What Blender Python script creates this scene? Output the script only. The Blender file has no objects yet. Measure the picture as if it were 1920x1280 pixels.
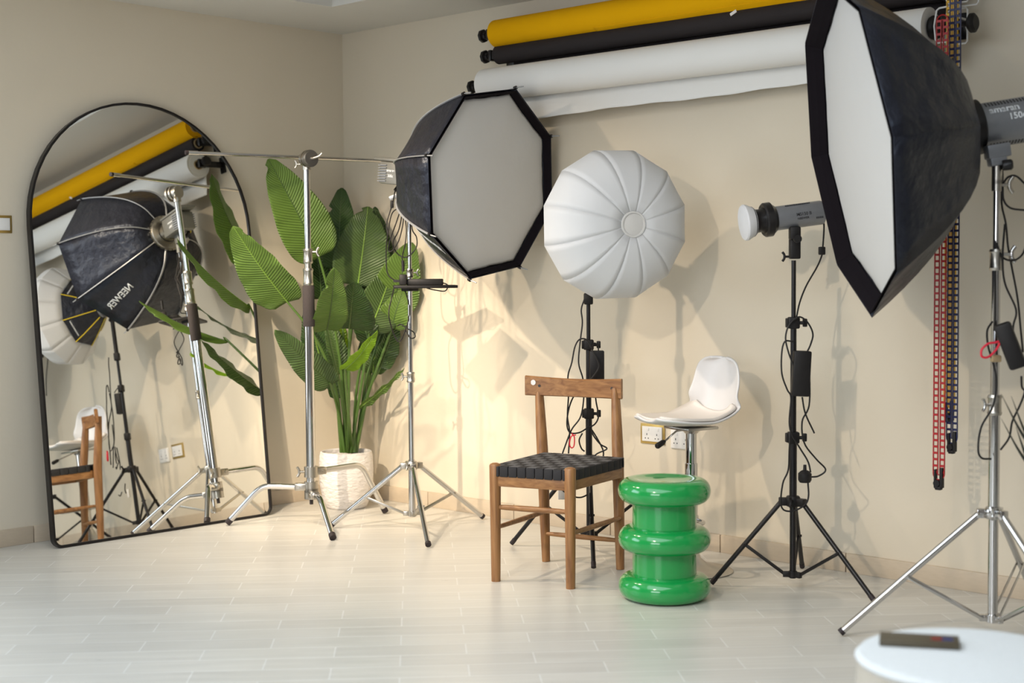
import bpy, bmesh, math, random
from mathutils import Vector as V, Matrix
random.seed(7)
S = bpy.context.scene
COL = S.collection

# ------------------------------------------------------------------ camera
FOC, CH, HOR = 2700.0, 1.25, 503.0
roll = math.radians(0.4); pitch = math.atan((640-HOR)/FOC); yaw = math.radians(46.8)
fw = V((-math.cos(yaw), math.sin(yaw), 0)); rt = V((math.sin(yaw), math.cos(yaw), 0)); up = V((0, 0, 1))
fcam = fw*math.cos(pitch)-up*math.sin(pitch); ucam = fw*math.sin(pitch)+up*math.cos(pitch)
r2 = rt*math.cos(roll)-ucam*math.sin(roll); u2 = rt*math.sin(roll)+ucam*math.cos(roll)
CAM = V((6.106, -5.157, CH))
def ray(px, py): return fcam+r2*((px-960)/FOC)-u2*((py-640)/FOC)
def P(px, py, dep): return CAM+ray(px, py)*dep                      # point seen at a pixel, at a distance
def Fl(px, py, z=0.0): d = ray(px, py); return CAM+d*((z-CH)/d.z)   # on a horizontal plane
def BW(px, py, y=0.0): d = ray(px, py); return CAM+d*((y-CAM.y)/d.y)  # on the back wall (y const)
def LW(px, py, x=0.0): d = ray(px, py); return CAM+d*((x-CAM.x)/d.x)  # on the left wall (x const)
def DEP(p): return (V(p)-CAM).dot(fcam)

cd = bpy.data.cameras.new('camera'); cam = bpy.data.objects.new('camera', cd); COL.objects.link(cam)
cd.sensor_width = 36; cd.lens = 36*FOC/1920
cam.matrix_world = Matrix.Translation(CAM) @ Matrix((r2, u2, -fcam)).transposed().to_4x4()
cd.clip_start = 0.05
cd.dof.use_dof = True; cd.dof.focus_distance = 6.2; cd.dof.aperture_fstop = 2.4
S.camera = cam

# ------------------------------------------------------------------ light
S.view_settings.view_transform = 'Standard'; S.view_settings.look = 'None'
S.view_settings.gamma = 1; S.view_settings.use_curve_mapping = False
S.view_settings.exposure = 0.0
w = bpy.data.worlds.new('sky'); S.world = w; w.use_nodes = True
w.node_tree.nodes['Background'].inputs[0].default_value = (0.62, 0.78, 1.0, 1)
w.node_tree.nodes['Background'].inputs[1].default_value = 1.2
def area(name, loc, aim, sx, sy, power, col):
    l = bpy.data.lights.new(name, 'AREA'); l.shape = 'RECTANGLE'; l.size = sx; l.size_y = sy
    l.energy = power; l.color = col
    o = bpy.data.objects.new(name, l); COL.objects.link(o); o.location = loc
    o.rotation_euler = (V(aim)-V(loc)).to_track_quat('-Z', 'Y').to_euler(); return o
def spot(name, loc, aim, power, col, ang, rad, blend=.5):
    l = bpy.data.lights.new(name, 'SPOT'); l.energy = power; l.color = col
    l.spot_size = math.radians(ang); l.spot_blend = blend; l.shadow_soft_size = rad
    o = bpy.data.objects.new(name, l); COL.objects.link(o); o.location = loc
    o.rotation_euler = (V(aim)-V(loc)).to_track_quat('-Z', 'Y').to_euler(); return o
area('daylight_left_window', (0.02, -4.3, 1.70), (4, -3.4, 0.9), 2.2, 1.3, 42, (0.76, 0.88, 1.0))
area('daylight_front_window', (4.6, -7.4, 1.5), (3.4, 0, 0.9), 2.6, 1.5, 58, (0.98, 0.98, 1.0))
area('ceiling_daylight_panel', (3.7, -3.9, 2.66), (3.7, -3.9, 0), 3.2, 3.2, 96, (0.79, 0.89, 1.0))
spot('ceiling_spot_corner', (1.10, -2.10, 2.49), (1.3, -0.40, 0.2), 165, (1.0, 0.81, 0.60), 92, 0.03, 1.0)
spot('ceiling_spot_mirror', (0.52, -1.85, 2.49), (1.1, -0.35, 0.2), 95, (1.0, 0.81, 0.60), 84, 0.03, 1.0)
spot('ceiling_spot_plant', (2.15, -3.65, 2.49), (0.22, -0.05, 0.42), 620, (1.0, 0.83, 0.62), 31, 0.03, .7)
spot('ceiling_spot_middle', (3.55, -4.7, 2.47), (2.7, -0.6, 0.35), 190, (1.0, 0.84, 0.64), 56, 0.05, 1.0)

# ------------------------------------------------------------------ materials
def mat(name, col, rough=.5, metal=0.0, **k):
    m = bpy.data.materials.new(name); m.use_nodes = True
    b = m.node_tree.nodes['Principled BSDF']
    b.inputs['Base Color'].default_value = (*col, 1); b.inputs['Roughness'].default_value = rough
    b.inputs['Metallic'].default_value = metal
    for kk, v in k.items(): b.inputs[kk.replace('_', ' ')].default_value = v
    return m
def nodes(m): return m.node_tree.nodes, m.node_tree.links, m.node_tree.nodes['Principled BSDF']
def noise_mat(name, c1, c2, scale=20, rough=.5, metal=0.0, bump=0.0, bscale=None, stretch=(1, 1, 1), bdist=.01, **k):
    m = mat(name, c1, rough, metal, **k); N, L, b = nodes(m)
    tc = N.new('ShaderNodeTexCoord'); mp = N.new('ShaderNodeMapping'); mp.inputs['Scale'].default_value = stretch
    L.new(tc.outputs['Object'], mp.inputs[0])
    n = N.new('ShaderNodeTexNoise'); n.inputs['Scale'].default_value = scale; n.inputs['Detail'].default_value = 4
    L.new(mp.outputs[0], n.inputs[0])
    mx = N.new('ShaderNodeMix'); mx.data_type = 'RGBA'
    mx.inputs[6].default_value = (*c1, 1); mx.inputs[7].default_value = (*c2, 1)
    L.new(n.outputs[0], mx.inputs[0]); L.new(mx.outputs[2], b.inputs['Base Color'])
    if bump:
        n2 = N.new('ShaderNodeTexNoise'); n2.inputs['Scale'].default_value = bscale or scale; n2.inputs['Detail'].default_value = 5
        L.new(mp.outputs[0], n2.inputs[0])
        bp = N.new('ShaderNodeBump'); bp.inputs['Strength'].default_value = bump; bp.inputs['Distance'].default_value = bdist
        L.new(n2.outputs[0], bp.inputs['Height']); L.new(bp.outputs[0], b.inputs['Normal'])
    return m
M = {}
M['wall'] = noise_mat('wall_paint', (.67, .598, .475), (.70, .628, .505), 3, .75, bump=.12, bscale=60, bdist=.004)
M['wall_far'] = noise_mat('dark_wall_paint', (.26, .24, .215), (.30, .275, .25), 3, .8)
M['ceil'] = noise_mat('ceiling_paint', (.62, .61, .57), (.66, .65, .61), 3, .9)
M['tray'] = mat('cove_lit_white', (.85, .83, .80), .9)  # whiter than the ceiling, the lit cove's brightness put into the colour
M['base'] = noise_mat('baseboard_stone', (.60, .50, .38), (.52, .43, .32), 30, .5, stretch=(1, 1, 4))
M['chrome'] = noise_mat('chrome', (.66, .65, .64), (.58, .57, .56), 8, .07, 1.0)
M['alu'] = noise_mat('satin_aluminium', (.50, .47, .42), (.43, .41, .37), 30, .30, 1.0)
M['silver'] = mat('silver_rod', (.40, .41, .43), .4, .5)
M['black'] = noise_mat('black_paint', (.008, .007, .008), (.014, .012, .012), 30, .32, Specular_IOR_Level=.35)
M['plastic'] = noise_mat('black_plastic', (.010, .009, .009), (.016, .014, .014), 60, .5, Specular_IOR_Level=.3)
M['rubber'] = mat('black_rubber', (.02, .012, .014), .6)
M['foam'] = noise_mat('foam_grip', (.03, .024, .024), (.045, .036, .036), 200, .9, bump=.3)
M['fabric'] = noise_mat('black_fabric', (.008, .008, .013), (.014, .014, .022), 14, .40, bump=.55, bscale=5, bdist=.08, Specular_IOR_Level=.48, Specular_Tint=(.72, .82, 1, 1))  # blue cast in base and specular tint stands in for skylight sheen
M['velvet'] = mat('black_webbing_tape', (.008, .006, .008), .9, Specular_IOR_Level=.1)
M['fixture'] = noise_mat('grey_housing', (.22, .23, .25), (.26, .27, .29), 40, .36, .35)
M['fixture2'] = noise_mat('warm_grey_housing', (.20, .20, .185), (.24, .24, .22), 40, .42, .4)
M['white'] = mat('white_plastic', (.80, .79, .77), .35)
M['shell'] = noise_mat('white_seat_shell', (.72, .70, .69), (.74, .72, .71), 4, .35)
M['cushion'] = noise_mat('cream_cushion', (.80, .74, .68), (.77, .71, .65), 40, .5)
M['green'] = noise_mat('green_glaze', (.008, .29, .060), (.010, .32, .068), 2.5, .13, Coat_Weight=.6, Coat_Roughness=.05)
M['red'] = mat('red_plastic', (.42, .012, .015), .4)
M['redstrap'] = mat('red_strap', (.75, .02, .05), .5)
M['navy'] = mat('navy_plastic', (.010, .014, .075), .4)
M['yellowp'] = mat('yellow_plastic', (.75, .42, .01), .4)
M['piping'] = mat('yellow_piping', (.80, .60, .02), .5)
M['gold'] = noise_mat('brass_frame', (.50, .34, .10), (.58, .40, .13), 30, .35, .7)
M['yroll'] = noise_mat('yellow_paper', (.80, .40, .0), (.84, .43, .002), 5, .9, Specular_IOR_Level=.15)
M['broll'] = noise_mat('black_paper', (.024, .019, .019), (.032, .026, .026), 5, .8, Specular_IOR_Level=.25)
M['wroll'] = noise_mat('white_paper', (.76, .75, .72), (.80, .79, .76), 5, .8)
M['card'] = mat('kraft_card', (.45, .33, .18), .8)
M['pot'] = noise_mat('white_rough_ceramic', (.78, .73, .69), (.84, .80, .76), 12, .75, bump=1.0, bscale=26, stretch=(1, 1, 2.6), bdist=.012)
M['soil'] = noise_mat('soil', (.06, .04, .025), (.16, .11, .06), 60, .9, bump=1, bscale=80)
M['text'] = mat('pale_lettering', (.82, .85, .88), .5)
M['textdark'] = mat('dark_lettering', (.03, .03, .035), .5)
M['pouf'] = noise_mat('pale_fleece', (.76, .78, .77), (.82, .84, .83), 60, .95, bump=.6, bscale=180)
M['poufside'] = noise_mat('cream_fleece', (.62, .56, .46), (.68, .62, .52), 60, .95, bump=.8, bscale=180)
M['bookc'] = noise_mat('brown_cover', (.06, .045, .03), (.11, .09, .05), 8, .45)
M['bluem'] = mat('blue_mark', (.03, .06, .3), .5)
M['led'] = mat('frosted_sock', (.66, .66, .67), .8)
M['glass'] = mat('window_glass', (1, 1, 1), .02, 0, Transmission_Weight=1.0, IOR=1.02)
M['mirror'] = mat('mirror_silvering', (.90, .91, .89), .0, 1.0)
M['weba'] = noise_mat('charcoal_webbing', (.085, .085, .09), (.115, .115, .12), 300, .8)
M['webb'] = noise_mat('black_webbing', (.014, .013, .015), (.024, .023, .025), 300, .8)
M['steel'] = mat('brushed_disc', (.55, .53, .50), .28, 1.0)
M['label'] = mat('paper_label', (.72, .71, .70), .6)

def wood(name, ax):
    st = [1.2, 1.2, 1.2]; st = [26 if i != ax else 2.2 for i in range(3)]
    m = mat(name, (.4, .2, .08), .42); N, L, b = nodes(m)
    tc = N.new('ShaderNodeTexCoord'); mp = N.new('ShaderNodeMapping'); mp.inputs['Scale'].default_value = st
    L.new(tc.outputs['Object'], mp.inputs[0])
    n = N.new('ShaderNodeTexNoise'); n.inputs['Scale'].default_value = 2.2; n.inputs['Detail'].default_value = 6; n.inputs['Distortion'].default_value = .8
    L.new(mp.outputs[0], n.inputs[0])
    r = N.new('ShaderNodeValToRGB'); r.color_ramp.elements[0].position = .3; r.color_ramp.elements[0].color = (.20, .085, .030, 1)
    r.color_ramp.elements[1].position = .72; r.color_ramp.elements[1].color = (.40, .20, .075, 1)
    L.new(n.outputs[0], r.inputs[0]); L.new(r.outputs[0], b.inputs['Base Color']); return m
M['woodz'] = wood('oiled_wood_upright', 2); M['woodx'] = wood('oiled_wood_rail', 0)
M['woody'] = wood('oiled_wood_side_rail', 1)

def translucent(name, c1, c2, tr, mixf, scale=12, bump=.15, bscale=9):
    m = noise_mat(name, c1, c2, scale, .55, bump=bump, bscale=bscale, bdist=.02); N, L, b = nodes(m)
    t = N.new('ShaderNodeBsdfTranslucent'); t.inputs[0].default_value = (*tr, 1)
    mx = N.new('ShaderNodeMixShader'); mx.inputs[0].default_value = mixf
    out = N['Material Output']; L.new(b.outputs[0], mx.inputs[1]); L.new(t.outputs[0], mx.inputs[2]); L.new(mx.outputs[0], out.inputs[0])
    return m
M['diff'] = translucent('white_diffusion_cloth', (.80, .79, .77), (.83, .82, .80), (.8, .8, .78), .25)
M['lantern'] = translucent('white_lantern_cloth', (.87, .88, .89), (.90, .91, .92), (.9, .91, .93), .40, bump=.05)

def leaf_mat(name, c1, c2, tr, mixf):
    m = mat(name, c1, .36); N, L, b = nodes(m)
    uv = N.new('ShaderNodeUVMap'); sep = N.new('ShaderNodeSeparateXYZ'); L.new(uv.outputs[0], sep.inputs[0])
    ab = N.new('ShaderNodeMath'); ab.operation = 'ABSOLUTE'; L.new(sep.outputs[0], ab.inputs[0])
    k = N.new('ShaderNodeMath'); k.operation = 'MULTIPLY'; k.inputs[1].default_value = -.22; L.new(ab.outputs[0], k.inputs[0])
    s = N.new('ShaderNodeMath'); s.operation = 'ADD'; L.new(k.outputs[0], s.inputs[0]); L.new(sep.outputs[1], s.inputs[1])
    cb = N.new('ShaderNodeCombineXYZ'); L.new(s.outputs[0], cb.inputs[0])
    wv = N.new('ShaderNodeTexWave'); wv.inputs['Scale'].default_value = 7.0; wv.inputs['Distortion'].default_value = 1.2
    wv.inputs['Detail'].default_value = 2; L.new(cb.outputs[0], wv.inputs[0])
    mx = N.new('ShaderNodeMix'); mx.data_type = 'RGBA'; mx.inputs[6].default_value = (*c1, 1); mx.inputs[7].default_value = (*c2, 1)
    L.new(wv.outputs[1], mx.inputs[0])
    bp = N.new('ShaderNodeBump'); bp.inputs['Strength'].default_value = .6; bp.inputs['Distance'].default_value = .008
    L.new(wv.outputs[1], bp.inputs['Height']); L.new(bp.outputs[0], b.inputs['Normal'])
    L.new(mx.outputs[2], b.inputs['Base Color'])
    t = N.new('ShaderNodeBsdfTranslucent'); t.inputs[0].default_value = (*tr, 1)
    ms = N.new('ShaderNodeMixShader'); ms.inputs[0].default_value = mixf
    L.new(b.outputs[0], ms.inputs[1]); L.new(t.outputs[0], ms.inputs[2]); L.new(ms.outputs[0], N['Material Output'].inputs[0])
    return m
M['leafA'] = leaf_mat('leaf_mid_green', (.100, .182, .030), (.165, .268, .056), (.32, .52, .05), .25)
M['leafB'] = leaf_mat('leaf_dark_green', (.025, .060, .014), (.056, .115, .028), (.12, .26, .02), .15)
M['leafC'] = leaf_mat('leaf_bright_green', (.22, .38, .015), (.27, .44, .025), (.55, .80, .03), .45)
M['leafD'] = leaf_mat('leaf_grey_green', (.062, .112, .032), (.100, .165, .048), (.15, .32, .04), .2)
M['rib'] = mat('leaf_midrib', (.20, .34, .05), .4)
M['ribd'] = mat('leaf_midrib_dark', (.06, .11, .025), .4)
M['blade'] = mat('dark_blade', (.012, .016, .010), .5)
M['stem'] = noise_mat('leaf_stalk', (.05, .11, .018), (.10, .18, .035), 20, .42, stretch=(1, 1, .2))

def floor_mat():
    m = mat('whitewashed_plank_tile', (.6, .56, .48), .33); N, L, b = nodes(m)
    tc = N.new('ShaderNodeTexCoord'); mp = N.new('ShaderNodeMapping')
    mp.inputs['Rotation'].default_value = (0, 0, math.radians(-47.0)); mp.inputs['Location'].default_value = (.1, .03, 0)
    L.new(tc.outputs['Object'], mp.inputs[0])
    br = N.new('ShaderNodeTexBrick'); br.inputs['Scale'].default_value = 1; br.inputs['Brick Width'].default_value = .43
    br.inputs['Row Height'].default_value = .128; br.inputs['Mortar Size'].default_value = .0034; br.inputs['Mortar Smooth'].default_value = .3
    br.inputs['Color1'].default_value = (.66, .64, .585, 1); br.inputs['Color2'].default_value = (.61, .59, .54, 1)
    br.inputs['Mortar'].default_value = (.74, .73, .69, 1)
    L.new(mp.outputs[0], br.inputs[0])
    m2 = N.new('ShaderNodeMapping'); m2.inputs['Scale'].default_value = (1.2, 14, 1); L.new(mp.outputs[0], m2.inputs[0])
    n = N.new('ShaderNodeTexNoise'); n.inputs['Scale'].default_value = 2.2; n.inputs['Detail'].default_value = 6; L.new(m2.outputs[0], n.inputs[0])
    rp = N.new('ShaderNodeValToRGB'); rp.color_ramp.elements[0].position = .3; rp.color_ramp.elements[0].color = (.88, .88, .88, 1)
    rp.color_ramp.elements[1].position = .7; rp.color_ramp.elements[1].color = (1, 1, 1, 1); L.new(n.outputs[0], rp.inputs[0])
    mx = N.new('ShaderNodeMix'); mx.data_type = 'RGBA'; mx.blend_type = 'MULTIPLY'; mx.inputs[0].default_value = 1
    L.new(br.outputs[0], mx.inputs[6]); L.new(rp.outputs[0], mx.inputs[7]); L.new(mx.outputs[2], b.inputs['Base Color'])
    r2_ = N.new('ShaderNodeMapRange'); r2_.inputs[3].default_value = .22; r2_.inputs[4].default_value = .42
    L.new(n.outputs[0], r2_.inputs[0]); L.new(r2_.outputs[0], b.inputs['Roughness'])
    bp = N.new('ShaderNodeBump'); bp.inputs['Strength'].default_value = .25; bp.inputs['Distance'].default_value = .003; bp.invert = True
    L.new(br.outputs[1], bp.inputs['Height']); L.new(bp.outputs[0], b.inputs['Normal'])
    return m
M['floor'] = floor_mat()

# ------------------------------------------------------------------ mesh helpers (all in world coordinates)
def basis(n):
    n = V(n).normalized(); a = V((0, 0, 1)) if abs(n.z) < .95 else V((1, 0, 0))
    e1 = a.cross(n).normalized(); return e1, n.cross(e1), n
def cat(pts, sub=6):
    pts = [V(p) for p in pts]
    if len(pts) < 3: return pts
    q = [pts[0]*2-pts[1]]+pts+[pts[-1]*2-pts[-2]]; out = []
    for i in range(1, len(q)-2):
        for s in range(sub):
            t = s/sub; a, b, c, d = q[i-1], q[i], q[i+1], q[i+2]
            out.append(.5*((2*b)+(c-a)*t+(2*a-5*b+4*c-d)*t*t+(3*b-a-3*c+d)*t**3))
    out.append(pts[-1]); return out
def tube(bm, pts, r, seg=10, sub=0, mi=0, flat=1.0):
    if sub: pts = cat(pts, sub)
    pts = [V(p) for p in pts]; n = len(pts)
    rr = r if isinstance(r, (list, tuple)) else [r]*n
    if len(rr) != n: rr = [rr[0]+(rr[-1]-rr[0])*i/(n-1) for i in range(n)]
    T = [(pts[min(i+1, n-1)]-pts[max(i-1, 0)]).normalized() for i in range(n)]
    e1, e2, _ = basis(T[0]); rings = []
    for i in range(n):
        e1 = (e1-T[i]*e1.dot(T[i])).normalized(); e2 = T[i].cross(e1)
        rings.append([bm.verts.new(pts[i]+(e1*math.cos(2*math.pi*k/seg)+e2*math.sin(2*math.pi*k/seg)*flat)*rr[i]) for k in range(seg)])
    for i in range(n-1):
        for k in range(seg):
            f = bm.faces.new((rings[i][k], rings[i][(k+1) % seg], rings[i+1][(k+1) % seg], rings[i+1][k])); f.material_index = mi
    for rg, rev in ((rings[0], 1), (rings[-1], 0)):
        f = bm.faces.new(rg[::-1] if rev else rg); f.material_index = mi
    return bm
def lathe(bm, o, ax, prof, seg=32, mi=0):
    o = V(o); e1, e2, n = basis(ax); rings = []
    for r, h in prof:
        if r < 1e-5: rings.append([bm.verts.new(o+n*h)])
        else: rings.append([bm.verts.new(o+n*h+(e1*math.cos(2*math.pi*k/seg)+e2*math.sin(2*math.pi*k/seg))*r) for k in range(seg)])
    for a, b in zip(rings, rings[1:]):
        for k in range(seg):
            k2 = (k+1) % seg
            if len(a) == 1 and len(b) == 1: continue
            if len(a) == 1: f = bm.faces.new((a[0], b[k2], b[k]))
            elif len(b) == 1: f = bm.faces.new((a[k], a[k2], b[0]))
            else: f = bm.faces.new((a[k], a[k2], b[k2], b[k]))
            f.material_index = mi
    return bm
def cyl(bm, a, b, r, seg=20, r_b=None, mi=0):
    a, b = V(a), V(b); h = (b-a).length
    return lathe(bm, a, b-a, [(0, 0), (r, 0), (r if r_b is None else r_b, h), (0, h)], seg, mi)
def box(bm, c, size, X=(1, 0, 0), Y=(0, 1, 0), bev=0.0, mi=0):
    X = V(X).normalized(); Y = V(Y); Y = (Y-X*Y.dot(X)).normalized(); Z = X.cross(Y); c = V(c)
    vs = []
    for sx in (-.5, .5):
        for sy in (-.5, .5):
            for sz in (-.5, .5): vs.append(bm.verts.new(c+X*sx*size[0]+Y*sy*size[1]+Z*sz*size[2]))
    fs = []
    for idx in ((0, 1, 3, 2), (4, 6, 7, 5), (0, 4, 5, 1), (2, 3, 7, 6), (0, 2, 6, 4), (1, 5, 7, 3)):
        f = bm.faces.new([vs[i] for i in idx]); f.material_index = mi; fs.append(f)
    if bev:
        es = list({e for f in fs for e in f.edges})
        bmesh.ops.bevel(bm, geom=es, offset=bev, segments=2, affect='EDGES', profile=.5)
    return bm
def B(): return bmesh.new()
def root_of(o):
    while o.parent: o = o.parent
    return o
def obj(name, bm, m, parent=None, smooth=True, solid=0.0, loc=None):
    me = bpy.data.meshes.new(name)
    bmesh.ops.recalc_face_normals(bm, faces=bm.faces)
    off = root_of(parent).location if parent else (V(loc) if loc is not None else V((0, 0, 0)))
    bmesh.ops.translate(bm, verts=bm.verts, vec=-V(off))
    bm.to_mesh(me); bm.free()
    for x in (m if isinstance(m, (list, tuple)) else [m]): me.materials.append(M[x])
    if smooth:
        me.polygons.foreach_set('use_smooth', [True]*len(me.polygons)); me.set_sharp_from_angle(angle=math.radians(38))
    o = bpy.data.objects.new(name, me); COL.objects.link(o)
    if parent: o.parent = parent
    else: o.location = off
    if solid:
        md = o.modifiers.new('thickness', 'SOLIDIFY'); md.thickness = solid; md.offset = 0
    return o
def thing(name, label, catg, loc, group=None):
    o = bpy.data.objects.new(name, None); COL.objects.link(o); o.empty_display_size = .1
    o.location = V(loc); o['label'] = label; o['category'] = catg
    if group: o['group'] = group
    return o
def tag(o, label, catg, group=None):
    o['label'] = label; o['category'] = catg
    if group: o['group'] = group
    return o
def struct(o): o['kind'] = 'structure'; return o
def text(name, s, size, m, parent, fn, bold=0.0, spacing=1.0, ext=0.0008, align='CENTER'):
    c = bpy.data.curves.new('t', 'FONT'); c.body = s; c.size = size; c.align_x = align; c.align_y = 'CENTER'
    c.offset = bold; c.space_character = spacing; c.resolution_u = 3
    o = bpy.data.objects.new('t', c); COL.objects.link(o)
    bpy.context.view_layer.update()
    me = bpy.data.meshes.new_from_object(o.evaluated_get(bpy.context.evaluated_depsgraph_get()))
    bpy.data.objects.remove(o); bpy.data.curves.remove(c)
    bm = bmesh.new(); bm.from_mesh(me); bpy.data.meshes.remove(me)
    r = bmesh.ops.extrude_face_region(bm, geom=bm.faces[:]); 
    top = {v for v in r['geom'] if isinstance(v, bmesh.types.BMVert)}
    for v in bm.verts: v.co = V(fn(v.co.x, v.co.y, ext if v in top else -.0002))
    return obj(name, bm, m, parent, smooth=False)

# ------------------------------------------------------------------ room
ZC = 2.54; WX = -.04; WY = .04
XR, YF = 7.6, -7.6
bm = B(); box(bm, (XR/2, YF/2, -.03), (XR+.4, -YF+.4, .06)); struct(obj('floor', bm, 'floor'))
tc_ = Fl(622, 13, ZC); tx, ty = tc_.x, tc_.y            # inner corner of the raised ceiling tray
bm = B()
box(bm, (tx/2-.1, YF/2, ZC+.04), (tx+.2, -YF+.4, .08)); box(bm, ((XR+tx)/2+.1, ty/2+.1, ZC+.04), (XR-tx+.2, -ty+.2, .08))
box(bm, (XR-.2, (YF+ty)/2-.1, ZC+.04), (.8, -YF+ty+.2, .08)); box(bm, ((XR+tx)/2-.1, YF+.2, ZC+.04), (XR-tx-.4, .8, .08))
struct(obj('ceiling', bm, 'ceil', smooth=False))
bm = B(); box(bm, (XR/2, YF/2, ZC+.20), (XR+.4, -YF+.4, .06)); struct(obj('trim_1', bm, 'tray', smooth=False))
bm = B(); box(bm, (XR/2, WY+.1, ZC/2), (XR+.4, .2, ZC)); struct(obj('wall_back', bm, 'wall', smooth=False))
bm = B(); box(bm, (XR+.1, YF/2, ZC/2), (.2, -YF, ZC)); struct(obj('wall_right', bm, 'wall_far', smooth=False))
# left wall with a window opening y -5.6..-3.6 ; front wall with a window x 3.2..6.0
def wall_hole(name, fixed, axis, a0, a1, h0, h1, z0, z1, th, m='wall'):
    bm = B()
    def bb(u0, u1, w0, w1):
        if axis == 'y': box(bm, (fixed, (u0+u1)/2, (w0+w1)/2), (th, u1-u0, w1-w0))
        else: box(bm, ((u0+u1)/2, fixed, (w0+w1)/2), (u1-u0, th, w1-w0))
    bb(a0, h0, 0, ZC); bb(h1, a1, 0, ZC); bb(h0, h1, 0, z0); bb(h0, h1, z1, ZC)
    return struct(obj(name, bm, m, smooth=False))
wall_hole('wall_left', WX-.1, 'y', YF, WY, -5.5, -3.1, .95, 2.4, .2)
wall_hole('wall_front', YF-.1, 'x', -.2, XR+.2, 3.2, 6.0, .6, 2.3, .2, 'wall_far')
def window(n, c, w_, h_, axis):
    c = V(c); X = V((0, 1, 0)) if axis == 'y' else V((1, 0, 0)); D = V((1, 0, 0)) if axis == 'y' else V((0, 1, 0))
    bm = B()
    for s in (-1, 0, 1): box(bm, c+X*s*(w_/2-.03 if s else 0), (.05, .05, h_), X, D)
    for s in (-1, 1): box(bm, c+up*s*(h_/2-.025), (w_, .05, .05), X, D)
    f = struct(obj('window_%d' % n, bm, 'white', smooth=False, loc=c))
    bm = B(); box(bm, c, (w_-.08, .008, h_-.08), X, D); obj('pane', bm, 'glass', f, smooth=False)
window(1, (WX-.13, -4.3, 1.675), 2.4, 1.45, 'y'); window(2, (4.6, YF-.13, 1.45), 2.8, 1.7, 'x')
def base_run(name, horizontal):
    bm = B(); L = XR if horizontal else -YF; n = int(L/.62)+1
    for i in range(n):
        a = i*.62+.004; b = min((i+1)*.62-.001, L)
        if horizontal: box(bm, ((a+b)/2, WY-.007, .039), (b-a, .014, .078), bev=.002)
        else: box(bm, (WX+.007, -(a+b)/2, .039), (.014, b-a, .078), bev=.002)
    struct(obj(name, bm, 'base'))
base_run('baseboard_back', True); base_run('baseboard_left', False)

# ------------------------------------------------------------------ wall fittings
def plate(name, label, catg, c, w_, h_, X, N_, frame_mat, nsock, kind, fr=.012):
    t = thing(name, label, catg, c); X = V(X); N_ = V(N_); c = V(c)
    bm = B(); box(bm, c+N_*.003, (w_+2*fr, .006, h_+2*fr), X, N_, bev=.0015); obj('frame', bm, frame_mat, t)
    bm = B(); box(bm, c+N_*.008, (w_, .006, h_), X, N_, bev=.0015); pl = obj('face_plate', bm, 'white', t)
    for i in range(nsock):
        cc = c+X*((i-(nsock-1)/2)*w_/nsock)+N_*.0112
        if kind == 'socket':
            bm = B()
            box(bm, cc+up*-.002, (.0035, .001, .009), X, N_); box(bm, cc+up*-.020+X*.0085, (.005, .001, .0045), X, N_); box(bm, cc+up*-.020-X*.0085, (.005, .001, .0045), X, N_)
            obj('pin_holes', bm, 'textdark', pl)
        bm = B(); box(bm, cc+up*(.021 if kind == 'socket' else 0)+X*(.007 if kind == 'socket' else 0), (.010, .003, .013) if kind == 'socket' else (w_/nsock-.006, .004, h_-.008), X, N_, bev=.001)
        obj('rocker', bm, 'white', pl)
    return t
a_ = LW(21, 404, WX); b_ = LW(22, 437, WX); zc = (a_.z+b_.z)/2; hh = abs(a_.z-b_.z)
plate('wall_switch', 'white rocker switch plate in a brass frame on the left wall', 'switch', (WX, a_.y-.083, zc), .142, hh-.024, (0, 1, 0), (1, 0, 0), 'gold', 2, 'switch')
plate('power_socket', 'white double power socket in a brass frame behind the bar stool', 'socket', tuple((BW(1201, 810, WY)+BW(1249, 812, WY))/2)[0:1]+(WY, .493), .113, .068, (1, 0, 0), (0, -1, 0), 'gold', 2, 'socket')
t = plate('power_socket', 'plain white multi outlet plate right of the brass framed socket', 'socket', (BW(1277, 820, WY).x+.005, WY, .482), .110, .085, (1, 0, 0), (0, -1, 0), 'white', 2, 'socket', fr=.003)

# ------------------------------------------------------------------ arched mirror
mA, mB = Fl(105, 1029), Fl(498, 966); mx_ = .196
y0, y1 = -1.884, -.670; W = y1-y0; Rr = W/2; topz = 2.06
lean = math.atan2(mx_+.016, topz); mu = V((-math.sin(lean), 0, math.cos(lean))); mn = V((math.cos(lean), 0, math.sin(lean))); mw = V((.009, 1, 0)).normalized()
ML = topz/math.cos(lean); mo = V((mx_, (y0+y1)/2, .002))
def arch(inset, n=28):
    r = Rr-inset; pts = []; cr = max(.045-inset, .01)
    for i in range(n+1):
        a = math.pi*i/n; pts.append((r*math.cos(a), ML-Rr+r*math.sin(a)))
    for k in range(7):
        a = math.pi+math.pi/2*k/6; pts.append((-r+cr+cr*math.cos(a), inset+cr+cr*math.sin(a)))
    for k in range(7):
        a = 1.5*math.pi+math.pi/2*k/6; pts.append((r-cr+cr*math.cos(a), inset+cr+cr*math.sin(a)))
    return pts
def mp(p, d): return mo+mw*p[0]+mu*p[1]+mn*d
t = thing('arched_mirror', 'tall arched mirror in a thin black frame leaning on the left wall', 'mirror', (mx_, (y0+y1)/2, 0))
bm = B(); o_, i_ = arch(0), arch(.011); n = len(o_)
ring = [[bm.verts.new(mp(p, d)) for p in q] for q, d in ((o_, -.026), (o_, .006), (i_, .006), (i_, -.026))]
for a in range(4):
    for k in range(n): bm.faces.new((ring[a][k], ring[a][(k+1) % n], ring[(a+1) % 4][(k+1) % n], ring[(a+1) % 4][k]))
obj('frame', bm, 'black', t)
bm = B(); g = arch(.009); bm.faces.new([bm.verts.new(mp(p, -.001)) for p in g])
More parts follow.
